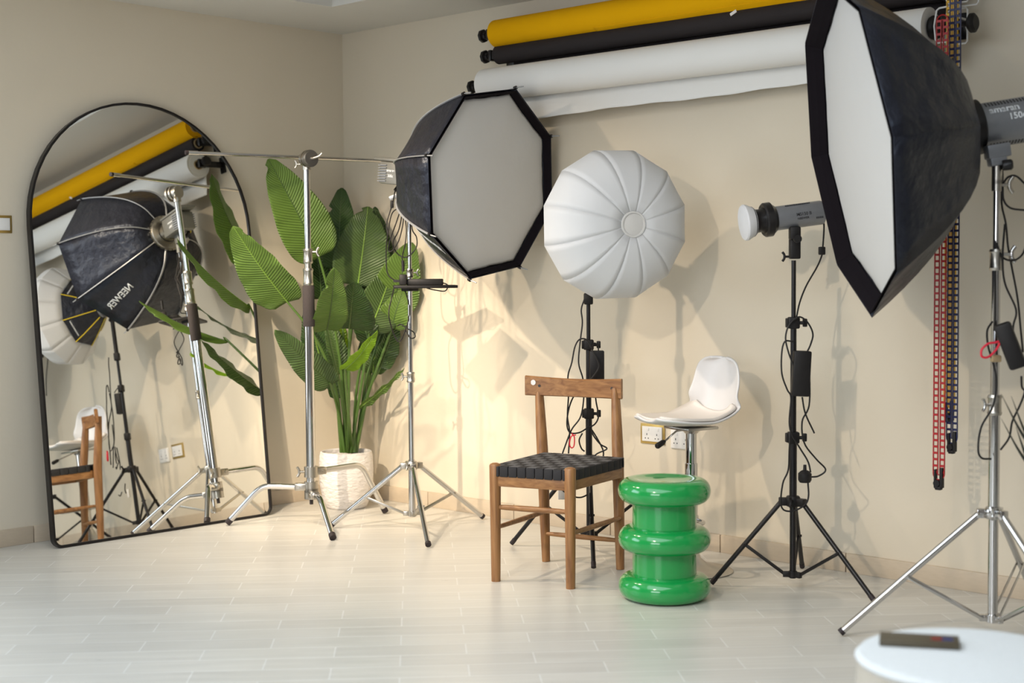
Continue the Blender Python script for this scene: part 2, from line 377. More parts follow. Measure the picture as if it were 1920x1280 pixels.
bm.faces.new([bm.verts.new(mp(p, -.006)) for p in g][::-1]); bm.verts.ensure_lookup_table(); m_ = len(g)
for k in range(m_): bm.faces.new((bm.verts[k], bm.verts[(k+1) % m_], bm.verts[m_+(k+1) % m_], bm.verts[m_+k]))
obj('mirror_glass', bm, 'mirror', t, smooth=False)
bm = B(); g = arch(.010); bm.faces.new([bm.verts.new(mp(p, -.0075)) for p in g]); bm.faces.new([bm.verts.new(mp(p, -.014)) for p in g][::-1])
bm.verts.ensure_lookup_table(); m_ = len(g)
for k in range(m_): bm.faces.new((bm.verts[k], bm.verts[(k+1) % m_], bm.verts[m_+(k+1) % m_], bm.verts[m_+k]))
obj('backing_board', bm, 'black', t, smooth=False)

# ------------------------------------------------------------------ paper backdrop rolls
def roll_of(label, m, y, zpx, r, xl, xr, turns=3):
    zc = BW(zpx[0], zpx[1], y).z-(.006 if r > .075 else 0)
    t = thing('backdrop_roll', label, 'paper roll', ((xl+xr)/2, y, zc))
    bm = B(); lathe(bm, (xl, y, zc), (1, 0, 0), [(.030, .0), (r*.8, .0), (r*.82, .004), (r*.9, .004), (r*.91, 0), (r, 0), (r, xr-xl), (.030, xr-xl), (.030, 0)], 48)
    obj('paper', bm, m, t)
    bm = B(); lathe(bm, (xl-.006, y, zc), (1, 0, 0), [(.024, 0), (.030, 0), (.030, xr-xl+.02), (.024, xr-xl+.02), (.024, 0)], 24)
    obj('card_core', bm, 'card', t)
    return t, zc
XL = 1.30
yw, yb, yy = -.125, -.075, -.085
XW, XY, XB = BW(910, 155, yw).x, BW(931, 62, yy).x, BW(935, 103, yb).x
XRw = BW(1745, 55, yw).x; XRb = BW(1772, 20, yb).x
ty_, zy = roll_of('yellow paper backdrop roll, topmost of the three on the wall', 'yroll', yy, (935, 63), .066, XY, XRb-.05)
tb_, zb = roll_of('black paper backdrop roll between the yellow and the white rolls', 'broll', yb, (935, 103), .045, XB, XRb-.02)
tw_, zw = roll_of('white paper backdrop roll, lowest of the three, with a loose hanging edge', 'wroll', yw, (908, 158), .078, XW, XRw)
def sheet(name, m, parent, x0, x1, sec, bottom, th=.0012, n=60):
    bm = B(); rows = []
    for i in range(n+1):
        x = x0+(x1-x0)*i/n; rows.append([bm.verts.new(V((x, p[0], p[1]))) for p in sec(x, bottom(x))])
    for a, b in zip(rows, rows[1:]):
        for k in range(len(a)-1): bm.faces.new((a[k], a[k+1], b[k+1], b[k]))
    return obj(name, bm, m, parent, solid=th)
def secw(x, bz):   # leaves the roll at its back, falls and curls forward
    out = []
    for k in range(13):
        s = k/12; z = zw-.02+(bz-zw+.02)*s
        out.append((yw+.077-.02*math.sin(s*3.1)-.05*max(0, s-.55)**1.5*2, z))
    return out
def bw_bottom(x):
    f = (x-1.45)/2.0
    return zw-.175+.030*f+.003*math.sin(x*7)+.0015*math.sin(x*23+1)
sheet('loose_edge', 'wroll', tw_, XW+.02, XRw-.01, secw, bw_bottom)
sheet('loose_edge', 'broll', tb_, XB+.06, XRb-.02, lambda x, bz: [(yb+.044, zb-(zb-bz)*k/6) for k in range(7)], lambda x: zb-.17)
def secy(x, bz):
    return [(yy-.066*math.cos(a)-.001, zy-.066*math.sin(a)-(.0 if a < 1.0 else (a-1.0)*bz)) for a in [.85+k*.07 for k in range(11)]]
sheet('loose_edge', 'yroll', ty_, 1.9, XRb-.06, secy, lambda x: .035*max(0, (x-1.9)/1.7)+.003*math.sin(x*17))
c = BW(1375, 24, yy-.075); bm = B(); box(bm, c, (.032, .003, .012), (1, 0, .45), (0, 1, 0)); obj('tape_scrap', bm, 'cushion', ty_)
def left_bracket(lbl, y, z, x, top):
    t = thing('roll_bracket', lbl, 'bracket', (x, 0, z), 'black brackets at the left ends of the backdrop rolls')
    bm = B()
    box(bm, (x-.012, (y+WY)/2-.01, z), (.012, WY-y+.02, .036), bev=.002); box(bm, (x-.012, WY-.005, z), (.05, .01, .10), bev=.002)
    box(bm, (x-.028, y, z), (.02, .05, .052), bev=.004); obj('arm', bm, 'black', t)
    bm = B(); cyl(bm, (x+.01, y, z), (x-.075, y, z), .011)
    lathe(bm, (x-.055, y, z), (-1, 0, 0), [(0, 0), (.018, 0), (.020, .012), (.032, .016), (.032, .030), (.024, .036), (0, .036)], 8); obj('clamp_knob', bm, 'plastic', t)
for lbl, y, z in (('black bracket with knob at the left end of the yellow roll', yy, zy), ('black bracket with knob at the left end of the black roll', yb, zb), ('black bracket with knob at the left end of the white roll', yw, zw)):
    left_bracket(lbl, y, z, {yy: XY, yb: XB, yw: XW}[y]-.012, 0)
# right end: plug, white wire bracket and knob
def right_bracket(lbl, y, z, x):
    t = thing('roll_bracket', lbl, 'bracket', (x, 0, z))
    bm = B(); lathe(bm, (x, y, z), (1, 0, 0), [(0, 0), (.042, 0), (.046, .010), (.042, .022), (.030, .024), (.022, .05), (.0, .05)], 28)
    cyl(bm, (x+.03, y, z), (x+.16, y, z), .010); lathe(bm, (x+.145, y, z), (1, 0, 0), [(0, 0), (.024, 0), (.036, .01), (.036, .022), (.026, .030), (0, .030)], 20)
    obj('clamp_knob', bm, 'plastic', t)
    bm = B(); q = [(x+.05, y-.04, z+.062), (x+.115, y-.04, z+.066), (x+.122, y-.04, z+.058), (x+.122, y-.04, z+.02), (x+.116, y-.04, z), (x+.122, y-.04, z-.02), (x+.122, y-.04, z-.056), (x+.115, y-.04, z-.064), (x+.045, y-.04, z-.064), (x+.036, y-.04, z-.05), (x+.03, y-.04, z), (x+.04, y-.04, z+.055), (x+.05, y-.04, z+.062)]
    tube(bm, q, .0034, 8); tube(bm, [(p[0], p[1]+.08, p[2]) for p in q], .0034, 8)
    for p in (q[1], q[3]): tube(bm, [p, (p[0], p[1]+.08, p[2])], .0042, 8)
    obj('wire_guard', bm, 'white', t)
    bm = B(); box(bm, (x+.035, (y+WY)/2, z+.02), (.010, WY-y, .05), bev=.002); box(bm, (x+.035, WY-.005, z+.02), (.05, .01, .10), bev=.002); obj('arm', bm, 'black', t)
right_bracket('bracket with white wire guard at the right end of the white roll', yw, zw, XRw+.004)
right_bracket('bracket with white wire guard at the right end of the black roll', yb, zb, XRb-.01)

# ladder chains
def chain(label, m, px1, px2, ytop, ybot, yo, endpx):
    pb = BW((px1+px2)/2, ybot, yo); pt = BW((px1+px2)/2, ytop, yo); x1 = BW(px1, 700, yo).x; x2 = BW(px2, 700, yo).x
    t = thing('pull_chain', label, 'chain', (pb.x, yo, pb.z)); hw = .0088; sp = .0235
    bm = B()
    for x in (x1, x2):
        for s in (-1, 1): box(bm, (x+s*hw, yo, (pb.z+pt.z)/2), (.0030, .006, pt.z-pb.z))
        n = int((pt.z-pb.z)/sp)
        for i in range(n+1): box(bm, (x, yo, pb.z+.006+i*sp), (2*hw, .005, .0085))
    mid = (x1+x2)/2; R = abs(x2-x1)/2
    for zz, sg in ((pt.z, 1), (pb.z, -1)):
        for rr in (R-hw, R+hw): tube(bm, [(mid+rr*math.cos(a), yo, zz+sg*rr*math.sin(a)) for a in [math.pi*k/10 for k in range(11)]], .0026, 6)
    obj('ladder_chain', bm, m, t)
    bm = B(); e = V((mid, yo, pb.z-.015))
    box(bm, e+V((R*.9, 0, 0)), (.012, .020, .075), bev=.003); box(bm, e+V((-R*.95, 0, -.004)), (.008, .020, .07), bev=.003)
    cyl(bm, e+V((-.004, -.013, -.02)), e+V((-.004, .013, -.02)), R*.95, 20); box(bm, e+V((0, 0, -.038)), (R*1.9, .02, .014), bev=.004)
    obj('end_weight', bm, 'plastic', t)
chain('red ladder chain, leftmost of the hanging pull chains', 'red', 1755.5, 1768, 40, 888, -.24, None)
chain('yellow ladder chain hanging behind the navy one, ends highest', 'yellowp', 1774.5, 1786, -60, 762, -.17, None)
chain('navy blue ladder chain, rightmost of the hanging pull chains', 'navy', 1780, 1791.5, -60, 820, -.21, None)

# ------------------------------------------------------------------ stands
def collar(bm, p, r, h): lathe(bm, V(p)-up*h/2, up, [(0, 0), (r, 0), (r*1.12, h*.12), (r, h*.2), (r, h*.8), (r*1.12, h*.88), (r, h), (0, h)], 24)
def tknob(bm, p, d, s=1.0):
    d = V(d).normalized(); p = V(p); cyl(bm, p, p+d*.022*s, .005*s, 12)
    e = d.cross(up).normalized(); tube(bm, [p+d*.024*s-up*.020*s+d*.006*s, p+d*.022*s-up*.008*s, p+d*.022*s+up*.008*s, p+d*.024*s+up*.020*s+d*.006*s], .0055*s, 10, 3)
def tripod(t, c, feet, hubz, ringz, m, rpole, rleg, mh, fl=1.0, hubr=.035, double=False):
    c = V(c)
    bm = B(); cyl(bm, (c.x, c.y, ringz-.015), (c.x, c.y, hubz+.03), rpole, 20); obj('centre_column', bm, m, t)
    bm = B()
    lathe(bm, (c.x, c.y, hubz-.018), up, [(0, 0), (hubr*.8, 0), (hubr, .008), (hubr, .030), (hubr*.8, .040), (0, .040)], 24)
    for f in feet:
        d = (V((f[0], f[1], 0))-V((c.x, c.y, 0))).normalized(); box(bm, V((c.x, c.y, hubz))+d*(hubr+.008), (.034, .030, .030), d, up, bev=.003)
    h = obj('leg_hub', bm, mh, t)
    bm = B(); tknob(bm, V((c.x, c.y, hubz+.008))-fw*(hubr)-rt*.01, -fw*.9-rt*.4); obj('knob', bm, mh, h)
    bm = B(); lathe(bm, (c.x, c.y, ringz-.012), up, [(0, 0), (rpole*1.35, 0), (rpole*1.35, .024), (0, .024)], 20)
    for f in feet:
        d = (V((f[0], f[1], 0))-V((c.x, c.y, 0))).normalized(); box(bm, V((c.x, c.y, ringz))+d*(rpole*1.35+.008), (.026, .022, .018), d, up, bev=.002)
    obj('lower_collar', bm, mh, t)
    for f in feet:
        f = V(f); d = (V((f.x, f.y, 0))-V((c.x, c.y, 0))).normalized(); a = V((c.x, c.y, hubz-.004))+d*(hubr+.018); e = V((f.x, f.y, rleg+.004))
        bm = B(); tube(bm, [a, e], rleg, 14); lg = obj('leg', bm, m, t)
        dd = (e-a).normalized(); bm = B(); cyl(bm, e-dd*(.022 if m == 'black' else .010), e+dd*.004, rleg*1.12, 14); obj('foot_cap', bm, 'rubber', lg)
        j = a+(e-a)*.52; s = V((c.x, c.y, ringz))+d*(rpole*1.35+.014)
        sd = d.cross(up).normalized(); bm = B()
        for q in ((-1, 1) if double else (0,)):
            dj = (j-s); box(bm, (j+s)/2+sd*q*rleg*1.1, (dj.length+.01, .004 if double else rleg*1.1, .012), dj, sd, bev=.0012)
        cyl(bm, j-sd*rleg*1.35, j+sd*rleg*1.35, .005, 10); obj('brace', bm, mh if not double else m, t)

# --- C-stand with boom arm, left
cc = P(584, 943, 7.06); c = V((cc.x, cc.y, 0))
t = thing('boom_stand', 'chrome stand with sliding bent legs and a horizontal boom arm beside the mirror', 'light stand', c)
def zp(py, c, px=None): # height of the point of vertical axis c seen at row py
    lo, hi = -.2, 3.5
    for _ in range(40):
        m = (lo+hi)/2; v = V((c[0], c[1], m))-CAM; y = 640-FOC*v.dot(u2)/v.dot(fcam)
        if y > py: lo = m
        else: hi = m
    return (lo+hi)/2
Z = lambda py: zp(py, c)
ax = lambda z: V((c.x, c.y, z))
bm = B(); cyl(bm, ax(Z(935)), ax(Z(610)), .0225, 24); obj('lower_tube', bm, 'chrome', t)
bm = B(); lathe(bm, ax(Z(612)), up, [(0, 0), (.026, 0), (.029, .004), (.029, Z(535)-Z(612)-.004), (.026, Z(535)-Z(612)), (0, Z(535)-Z(612))], 24); obj('foam_grip', bm, 'foam', t)
bm = B(); collar(bm, ax(Z(519)), .0235, Z(503)-Z(535)); cyl(bm, ax(Z(540)), ax(Z(470)), .017, 20); collar(bm, ax(Z(480)), .022, Z(466)-Z(494)); obj('clamp_collar', bm, 'alu', t)
bm = B(); tknob(bm, ax(Z(472))+rt*.02, rt, 1.1); obj('t_knob', bm, 'alu', t)
bm = B(); cyl(bm, ax(Z(480)), ax(Z(312)), .0155, 20); obj('upper_tube', bm, 'chrome', t)
zl = [Z(912), Z(884), Z(938)]
f1, f2, f3 = Fl(428, 985), Fl(722, 963), Fl(624, 1013)
def bent(z0, foot, bf):
    foot = V(foot); d = (V((foot.x, foot.y, 0))-V((c.x, c.y, 0))); L = d.length; d.normalize()
    bm = B(); cyl(bm, ax(z0-.026), ax(z0+.026), .034, 24); box(bm, ax(z0)+d*.05, (.06, .036, .044), d, up, bev=.006)
    s = d.cross(up); cyl(bm, ax(z0)+d*.062-s*.026, ax(z0)+d*.062+s*.026, .009, 12)
    col = obj('leg_collar', bm, 'alu', t)
    h = z0
    bx = L*bf
    e_ = V((foot.x, foot.y, .016)); k1 = ax(z0+.004)+d*bx; a1_ = k1-d*.045; a2_ = k1+(e_-k1).normalized()*.05
    pts = [ax(z0)+d*.07, (ax(z0)+d*.07+a1_)/2]+[a1_*(1-q)**2+k1*2*q*(1-q)+a2_*q*q for q in [i/8 for i in range(9)]]+[(a2_+e_)/2, e_]
    bm = B(); tube(bm, pts, .0145, 14); lg = obj('leg', bm, 'chrome', t)
    e = V((foot.x, foot.y, .016)); dd = (e-pts[-2]).normalized(); bm = B(); cyl(bm, e-dd*.02, e+dd*.006, .0165, 14); obj('foot_cap', bm, 'rubber', lg)
bent(zl[0], f1, .60); bent(zl[1], f2, .68); bent(zl[2]+.035, f3, .45)
bm = B(); tknob(bm, ax(zl[1])-rt*.032, -rt-fw*.2, 1.2); obj('t_knob', bm, 'alu', t)
bm = B(); cyl(bm, ax(Z(945)), ax(Z(930)), .009, 12); obj('bottom_pin', bm, 'rubber', t)
hd = ax(Z(298)); bl = P(352, 286, 6.76); br = P(766, 303.5, 7.42); ad = (br-bl).normalized(); hd2 = bl+ad*((hd-bl).dot(ad)); 
nrm = ad.cross(up).normalized()
if nrm.dot(fw) > 0: nrm = -nrm
bm = B(); cyl(bm, ax(Z(318)), hd+up*.012, .021, 20); cyl(bm, hd+nrm*-.02, hd+nrm*.055, .034, 28); cyl(bm, hd+nrm*.012, hd+nrm*.020, .042, 28); cyl(bm, hd+nrm*.036, hd+nrm*.044, .042, 28)
obj('grip_head', bm, 'alu', t)
bm = B(); tube(bm, [hd+nrm*.055, hd+nrm*.070+rt*.005, hd+nrm*.074+rt*.03+up*.010, hd+nrm*.074+rt*.042+up*.022], .006, 10, 4); obj('lever', bm, 'alu', t)
bm = B(); tknob(bm, hd-rt*.03-up*.025, -rt, .9); obj('t_knob', bm, 'alu', t)
bm = B(); cyl(bm, bl, br, .0085, 16); cyl(bm, bl, bl+ad*.05, .0105, 16); am = obj('boom_arm', bm, 'chrome', t)
bm = B(); cyl(bm, bl-ad*.012, bl+ad*.002, .0108, 16); obj('end_cap', bm, 'rubber', am)

# --- softbox builder
def softbox(label, c, n, R, ph, depth, nsides, rodmat, rim, bulge, seat, rhub=.07, rimw=.045, face_in=.012, rods=True):
    c = V(c); e1, e2, n = basis(n); t = thing('octagonal_softbox', label, 'softbox', c-n*depth)
    K = 10
    def prof(s): # s 0 back .. 1 front
        return rhub+(R-rhub)*(s**bulge)
    def vert(k, s, inner=1.0):
        a = ph+k*2*math.pi/nsides; return c-n*depth*(1-s)+(e1*math.cos(a)+e2*math.sin(a))*prof(s)*inner
    for k in range(nsides):
        bm = B(); rows = []
        for i in range(K+1):
            s = (i/K)**1.6
            a, b = vert(k, s), vert(k+1, s); row = []
            for j in range(7):
                u = j/6; sag = 1-.030*math.sin(math.pi*u)*math.sin(math.pi*s)**.5
                q = a+(b-a)*u; cen = c-n*depth*(1-s); row.append(bm.verts.new(cen+(q-cen)*sag))
            rows.append(row)
        for a, b in zip(rows, rows[1:]):
            for j in range(6): bm.faces.new((a[j], a[j+1], b[j+1], b[j]))
        obj('fabric_panel', bm, 'fabric', t, solid=.002)
    # inner lip of the front edge, the diffuser sits recessed behind it
    bm = B(); rows = []
    for s_ in (-rimw, -rimw*.5, .003):
        w_ = prof(min(1, 1+s_/depth))/R*.965+(.012 if s_ > 0 else 0)
        rows.append([bm.verts.new(c+n*s_+(e1*math.cos(ph+k*2*math.pi/nsides)+e2*math.sin(ph+k*2*math.pi/nsides))*R*w_) for k in range(nsides)])
    for a, b in zip(rows, rows[1:]):
        for k in range(nsides): bm.faces.new((a[k], a[(k+1) % nsides], b[(k+1) % nsides], b[k]))
    obj('rim_band', bm, 'velvet', t, smooth=False, solid=.004)
    # diffuser, slightly smaller with wavy hem
    bm = B(); rings = []
    for rr, dz in ((0, .016), (.3, .014), (.6, .010), (.85, .005), (.945, 0), (.975, -.004)):
        dz -= rimw; rr *= prof(1-rimw/depth)/R*.985
        if rr == 0: rings.append([bm.verts.new(c+n*dz)]); continue
        ring = []
        for k in range(nsides):
            for j in range(8):
                a0, a1 = ph+k*2*math.pi/nsides, ph+(k+1)*2*math.pi/nsides; u = j/8
                q = (e1*math.cos(a0)+e2*math.sin(a0))*(1-u)+(e1*math.cos(a1)+e2*math.sin(a1))*u
                wob = 1+(.004*math.sin(k*8+j*2.1)-.010*math.sin(math.pi*u) if rr > .85 else 0)
                ring.append(bm.verts.new(c+n*(dz)+q*R*rr*wob))
        rings.append(ring)
    m_ = nsides*8
    for k in range(m_): bm.faces.new((rings[0][0], rings[1][k], rings[1][(k+1) % m_]))
    for a, b in zip(rings[1:], rings[2:]):
        for k in range(m_): bm.faces.new((a[k], a[(k+1) % m_], b[(k+1) % m_], b[k]))
    obj('diffuser', bm, 'diff', t, solid=.0015)
    if rods:
        for k in range(nsides):
            pts = [vert(k, (i/10)**1.6, 1.012) for i in range(0, 11)]
            d = (pts[-1]-pts[-2]).normalized(); pts[-1] = pts[-1]
            bm = B(); tube(bm, pts, .0055, 8, 3, flat=.6); tube(bm, [pts[-1], pts[-1]+d*.022+n*.02], .003, 8); rd = obj('rod', bm, rodmat, t)
            bm = B(); cyl(bm, vert(k, 0, .95)+n*-.012, vert(k, 0, .95)+n*.02, .009, 10); obj('rod_socket', bm, 'alu', rd)
            bm = B(); cyl(bm, pts[-1]-d*.012, pts[-1]+d*.002, .0085, 10); obj('rod_tip', bm, 'black', rd)
    bm = B(); lathe(bm, c-n*(depth+.018), n, [(rhub*.62, 0), (rhub*1.02, 0), (rhub*1.06, .01), (rhub*1.06, .028), (rhub*1.0, .034), (rhub*.62, .034), (rhub*.62, 0)], 32)
    if rods:
        for k in range(24):
            a = k*math.pi/12; q = c-n*(depth+.003)+(e1*math.cos(a)+e2*math.sin(a))*rhub*1.08; box(bm, q, (.008, .010, .022), e1*math.cos(a)+e2*math.sin(a), n)
    obj('mount_ring', bm, 'alu' if rods else 'plastic', t)
    return t, vert, (e1, e2, n)

def softbox_text(t, vert, n, k, s0, word, size, m):
    def f(x, y, d):
        q = 1+.0
        lr = (vert(k, s0+.2)-vert(k, s0)).length/.2
        s_ = s0+x/lr; a, b = vert(k, s_), vert(k+1, s_); u = .5-y/(b-a).length
        cen = (vert(k, s_)+vert(k+4, s_))/2; sg = 1-.030*math.sin(math.pi*u)*math.sin(math.pi*min(.999, s_))**.5
        p = cen+(a+(b-a)*u-cen)*sg
        o = (p-cen).normalized()*.8-n*.6
        return p+o*(.0035+d)
    text('printed_lettering', word, size, m, t, f, .0010)
# --- second softbox stand (behind, by the plant)
pc = P(773, 960, 6.95); c = V((pc.x, pc.y, 0)); Z = lambda py: zp(py, c); ax = lambda z: V((c.x, c.y, z))
t = thing('light_stand', 'chrome tripod light stand with an equipment tray in front of the plant', 'light stand', c)
tripod(t, c, [Fl(803, 1027), Fl(905, 974), Fl(622, 990)], Z(873), Z(962), 'chrome', .0165, .0125, 'alu', hubr=.030)
bm = B(); cyl(bm, ax(Z(875)), ax(Z(700)), .0135, 20); obj('lower_tube', bm, 'chrome', t)
bm = B(); collar(bm, ax(Z(707)), .018, Z(698)-Z(717)); cl = obj('clamp_collar', bm, 'alu', t)
bm = B(); tknob(bm, ax(Z(706))-rt*.018, -rt, .9); obj('t_knob', bm, 'alu', cl)
bm = B(); cyl(bm, ax(Z(710)), ax(Z(510)), .0115, 20); obj('middle_tube', bm, 'chrome', t)
bm = B(); collar(bm, ax(Z(512)), .0165, Z(504)-Z(520)); cl = obj('clamp_collar', bm, 'alu', t)
bm = B(); tknob(bm, ax(Z(511))+rt*.018, rt, .8); obj('t_knob', bm, 'alu', cl)
bm = B(); cyl(bm, ax(Z(520)), ax(Z(372)), .0095, 20); obj('upper_tube', bm, 'chrome', t)
pole2 = V(c)
# tray with adapter
tz = Z(537)
bm = B(); tcx = P(797, 537, 6.85); box(bm, (tcx.x, tcx.y, tz), (.30, .20, .014), rt+fw*.1, fw, bev=.003); box(bm, ax(tz-.012), (.06, .06, .02), bev=.003)
obj('tray', bm, 'plastic', t)
tt = thing('power_adapter', 'black power adapter lying on the tray of the stand near the plant', 'adapter', (tcx.x, tcx.y, tz+.007))
bm = B(); ac = P(797, 527, 6.80); box(bm, (ac.x, ac.y, tz+.022), (.17, .075, .030), rt, fw, bev=.005); obj('case', bm, 'plastic', tt)
bm = B(); pp = P(756, 524, 6.76); box(bm, (pp.x, pp.y, tz+.034), (.035, .035, .05), rt, fw, bev=.006); tube(bm, [pp+up*.04, pp+up*.09], .007, 10)
box(bm, V((pp.x, pp.y, tz+.028))-rt*.032, (.028, .012, .012), rt, fw); obj('mains_plug', bm, 'plastic', tt)
# fixture 300c
cS = P(925, 344, 6.50); nS = V((.992, .037, -.120)).normalized(); DS = .46
sb, vS, (e1, e2, n_) = softbox('octagonal softbox facing right beside the plant, grey rods on black fabric', cS, nS, .444, .556, DS, 8, 'silver', 0, .42, 0, rimw=.030, rhub=.095)
softbox_text(sb, vS, nS, 4, .64, 'NEEWER', .058, 'text')
a0 = cS-nS*(DS+.02)
lt = thing('studio_light', 'boxy grey studio light behind the octagonal softbox near the plant', 'studio light', a0-nS*.1)
side = nS.cross(up).normalized(); uS = side.cross(nS)
bm = B(); cyl(bm, a0+nS*.004, a0-nS*.04, .055, 28); obj('front_ring', bm, 'alu', lt)
bm = B(); box(bm, a0-nS*.125, (.17, .11, .105), nS, side, bev=.008); bd = obj('housing', bm, 'fixture2', lt)
bm = B()
for s in (-1, 1):
    for k in range(7): box(bm, a0-nS*.186+uS*(-.04+.0125*k)+side*s*.057, (.055, .006, .004), nS+uS*.06, side)
obj('cooling_fins', bm, 'fixture', bd)
bm = B(); box(bm, a0-nS*.14+uS*.063, (.24, .10, .014), nS, side, bev=.004); obj('top_plate', bm, 'fixture2', lt)
for s in (1, -1):
    fn = lambda x, y, d, s=s: a0-nS*.085+side*s*(.0555+d)+(nS if s > 0 else -nS)*(-x if False else x)*1+uS*(y+.012)
    sgn = 1 if (nS.cross(uS)).dot(side*s) > 0 else -1
    fn = lambda x, y, d, s=s, sgn=sgn: a0-nS*.130+side*s*(.0558+d)+nS*sgn*x+uS*y
    text('printed_lettering', 'amaran', .019, 'text', bd, lambda x, y, d: fn(x, y+.012, d), .0006)
    text('printed_lettering', '300c', .020, 'text', bd, lambda x, y, d: fn(x, y-.014, d), .0004)
yk = a0-nS*.10
bm = B(); box(bm, yk-uS*.075, (.05, .03, .05), nS, side, bev=.004); cyl(bm, ax(Z(385)), ax(Z(355)), .016, 16); tube(bm, [yk-uS*.09, ax(Z(365))], .014, 12); obj('mount_bracket', bm, 'fixture2', lt)
bm = B(); q = yk-uS*.085; box(bm, P(745, 366, 6.93), (.085, .018, .022), r2*.88+u2*.40, fw, bev=.005); obj('tilt_handle', bm, 'silver', lt)
bm = B(); cyl(bm, P(750, 345, 6.95), P(741, 357, 6.93), .009, 12); obj('cable_plug', bm, 'plastic', lt)
bm = B(); cyl(bm, P(750, 345, 6.95), P(748.4, 347.2, 6.95), .0102, 12); obj('plug_ring', bm, 'piping', lt)
def cable(label, m, paths, rad=.003, extra=None, name='cable', group=None, catg='cable'):
    bm = B()
    for pts in paths: tube(bm, pts, rad, 7, 6)
    if extra: extra(bm)
    pts0 = paths[0][0]
    o = obj(name, bm, m, loc=V(pts0)); return tag(o, label, catg, group)
def pxs(dep, *pp, jit=.0):
    out = []
    for i, p in enumerate(pp):
        d = dep+(jit*math.sin(i*2.3) if jit else 0); out.append(P(p[0], p[1], p[2] if len(p) > 2 else d))
    return out
cable('looped black cables hanging from the softbox stand beside the plant', 'plastic', [
    pxs(6.90, (741, 356), (738, 372), (737, 380), (732, 395), (725, 420), (727, 440), jit=.01),
    pxs(6.88, (752, 388), (735, 400), (727, 440), (724, 470), (726, 510), (738, 524), (752, 526), jit=.015),
    pxs(6.87, (752, 390), (742, 420), (733, 445), (728, 468), (735, 470), (748, 450), (756, 415), (755, 390), jit=.015),
    pxs(6.88, (756, 390), (748, 430), (737, 455), (745, 475), (762, 482), (780, 465), (781, 445), (773, 430), (770, 400), jit=.015),
    pxs(6.86, (755, 510), (754, 485), (760, 455), (762, 430), (758, 395), jit=.01),
    pxs(6.84, (739, 540), (734, 560), (729, 590), (738, 625), (750, 640), (763, 610), (768, 580), (762, 552), (758, 543), jit=.02),
    pxs(6.82, (745, 611), (752, 608), (766, 617), (776, 623), (778, 632), (769, 633), (760, 618), jit=.01),
    pxs(6.78, (815, 528), (838, 533), (835, 545), (818, 544), (800, 540), jit=.01)], .0030,
    lambda bm: (box(bm, P(735, 383, 6.90), (.016, .016, .036), rt, fw, bev=.004)))

# --- right foreground stand with big softbox
lf = Fl(1577, 1193); pc = P(1861, 1150, 4.80); c = V((pc.x, pc.y, 0)); Z = lambda py: zp(py, c); ax = lambda z: V((c.x, c.y, z))
t = thing('light_stand', 'tall chrome tripod light stand at the right edge under the large softbox', 'light stand', c)
d0 = V((lf.x-c.x, lf.y-c.y, 0)); feet = [lf]
Rf = d0.length; a0_ = math.atan2(d0.y, d0.x)
for k in (1, 2): feet.append(V((c.x+Rf*math.cos(a0_+k*2*math.pi/3), c.y+Rf*math.sin(a0_+k*2*math.pi/3), 0)))
tripod(t, c, feet, Z(962), Z(1158), 'chrome', .0165, .0115, 'chrome', hubr=.030, double=True)
bm = B(); cyl(bm, ax(Z(965)), ax(Z(770)), .0185, 20); obj('lower_tube', bm, 'chrome', t)
bm = B(); collar(bm, ax(Z(759)), .022, Z(740)-Z(778)); cl = obj('clamp_collar', bm, 'alu', t)
bm = B(); tknob(bm, ax(Z(758))-rt*.018-fw*.01, -rt-fw*.4, 1.0); obj('t_knob', bm, 'chrome', cl)
bm = B(); cyl(bm, ax(Z(770)), ax(Z(500)), .0150, 20); obj('middle_tube', bm, 'chrome', t)
bm = B(); collar(bm, ax(Z(487)), .021, Z(467)-Z(507)); cl = obj('clamp_collar', bm, 'alu', t)
bm = B(); tknob(bm, ax(Z(477))+rt*.02-fw*.01, rt, 1.3); obj('t_knob', bm, 'chrome', cl)
bm = B(); cyl(bm, ax(Z(500)), ax(Z(320)), .0115, 20); obj('upper_tube', bm, 'chrome', t)
cR = V((3.621, -.870, 1.642)); nR = V((-.722, -.675, -.153)).normalized(); DR = .405
bs, vR, (f1_, f2_, f3_) = softbox('large deep octagonal black softbox in the right foreground facing left', cR, nR, .573, .759, DR, 8, 'black', 0, .52, 0, rhub=.085, rimw=.050, rods=False)
a1 = cR-nR*(DR+.02); side = nR.cross(up).normalized(); uR = side.cross(nR)
if uR.z < 0: uR = -uR
lt = thing('studio_light', 'cylindrical grey studio light at the right edge behind the large softbox', 'studio light', a1-nR*.2)
rB = .076
bm = B(); lathe(bm, a1+nR*.02, -nR, [(0, 0), (.088, 0), (.092, .012), (.092, .034), (.080, .040), (0, .040)], 36); obj('front_ring', bm, 'black', lt)
bm = B(); lathe(bm, a1-nR*.02, -nR, [(0, 0), (rB, 0), (rB, .30), (rB*.95, .31), (0, .31)], 48); hb = obj('housing', bm, 'fixture', lt)
bm = B()
for k in range(26):
    for a in (-.55, .55, math.pi-.45, math.pi+.45):
        q = a1-nR*(.035+.0105*k)+(uR*math.cos(a)+side*math.sin(a))*rB; box(bm, q, (.0045, .020, .003), nR, nR.cross(q-(a1-nR*(.035+.0105*k))))
obj('vent_slots', bm, 'textdark', hb)
sgn = -1 if side.dot(fw) > 0 else 1     # side facing the camera
tdir = -nR if (-nR).dot(rt) > 0 else nR
def cyltext(o, axis, upv, sidev, r):
    def f(x, y, d):
        a = y/r; return o+axis*x+(sidev*math.cos(a)+upv*math.sin(a))*(r+d)
    return f
cs = side*sgn
o_ = a1-nR*.045
fa = cyltext(o_, tdir, uR, cs, rB)
text('printed_lettering', 'amaran', .034, 'text', hb, lambda x, y, d: fa(x-.008, y+.046, d), .0009, align='LEFT')
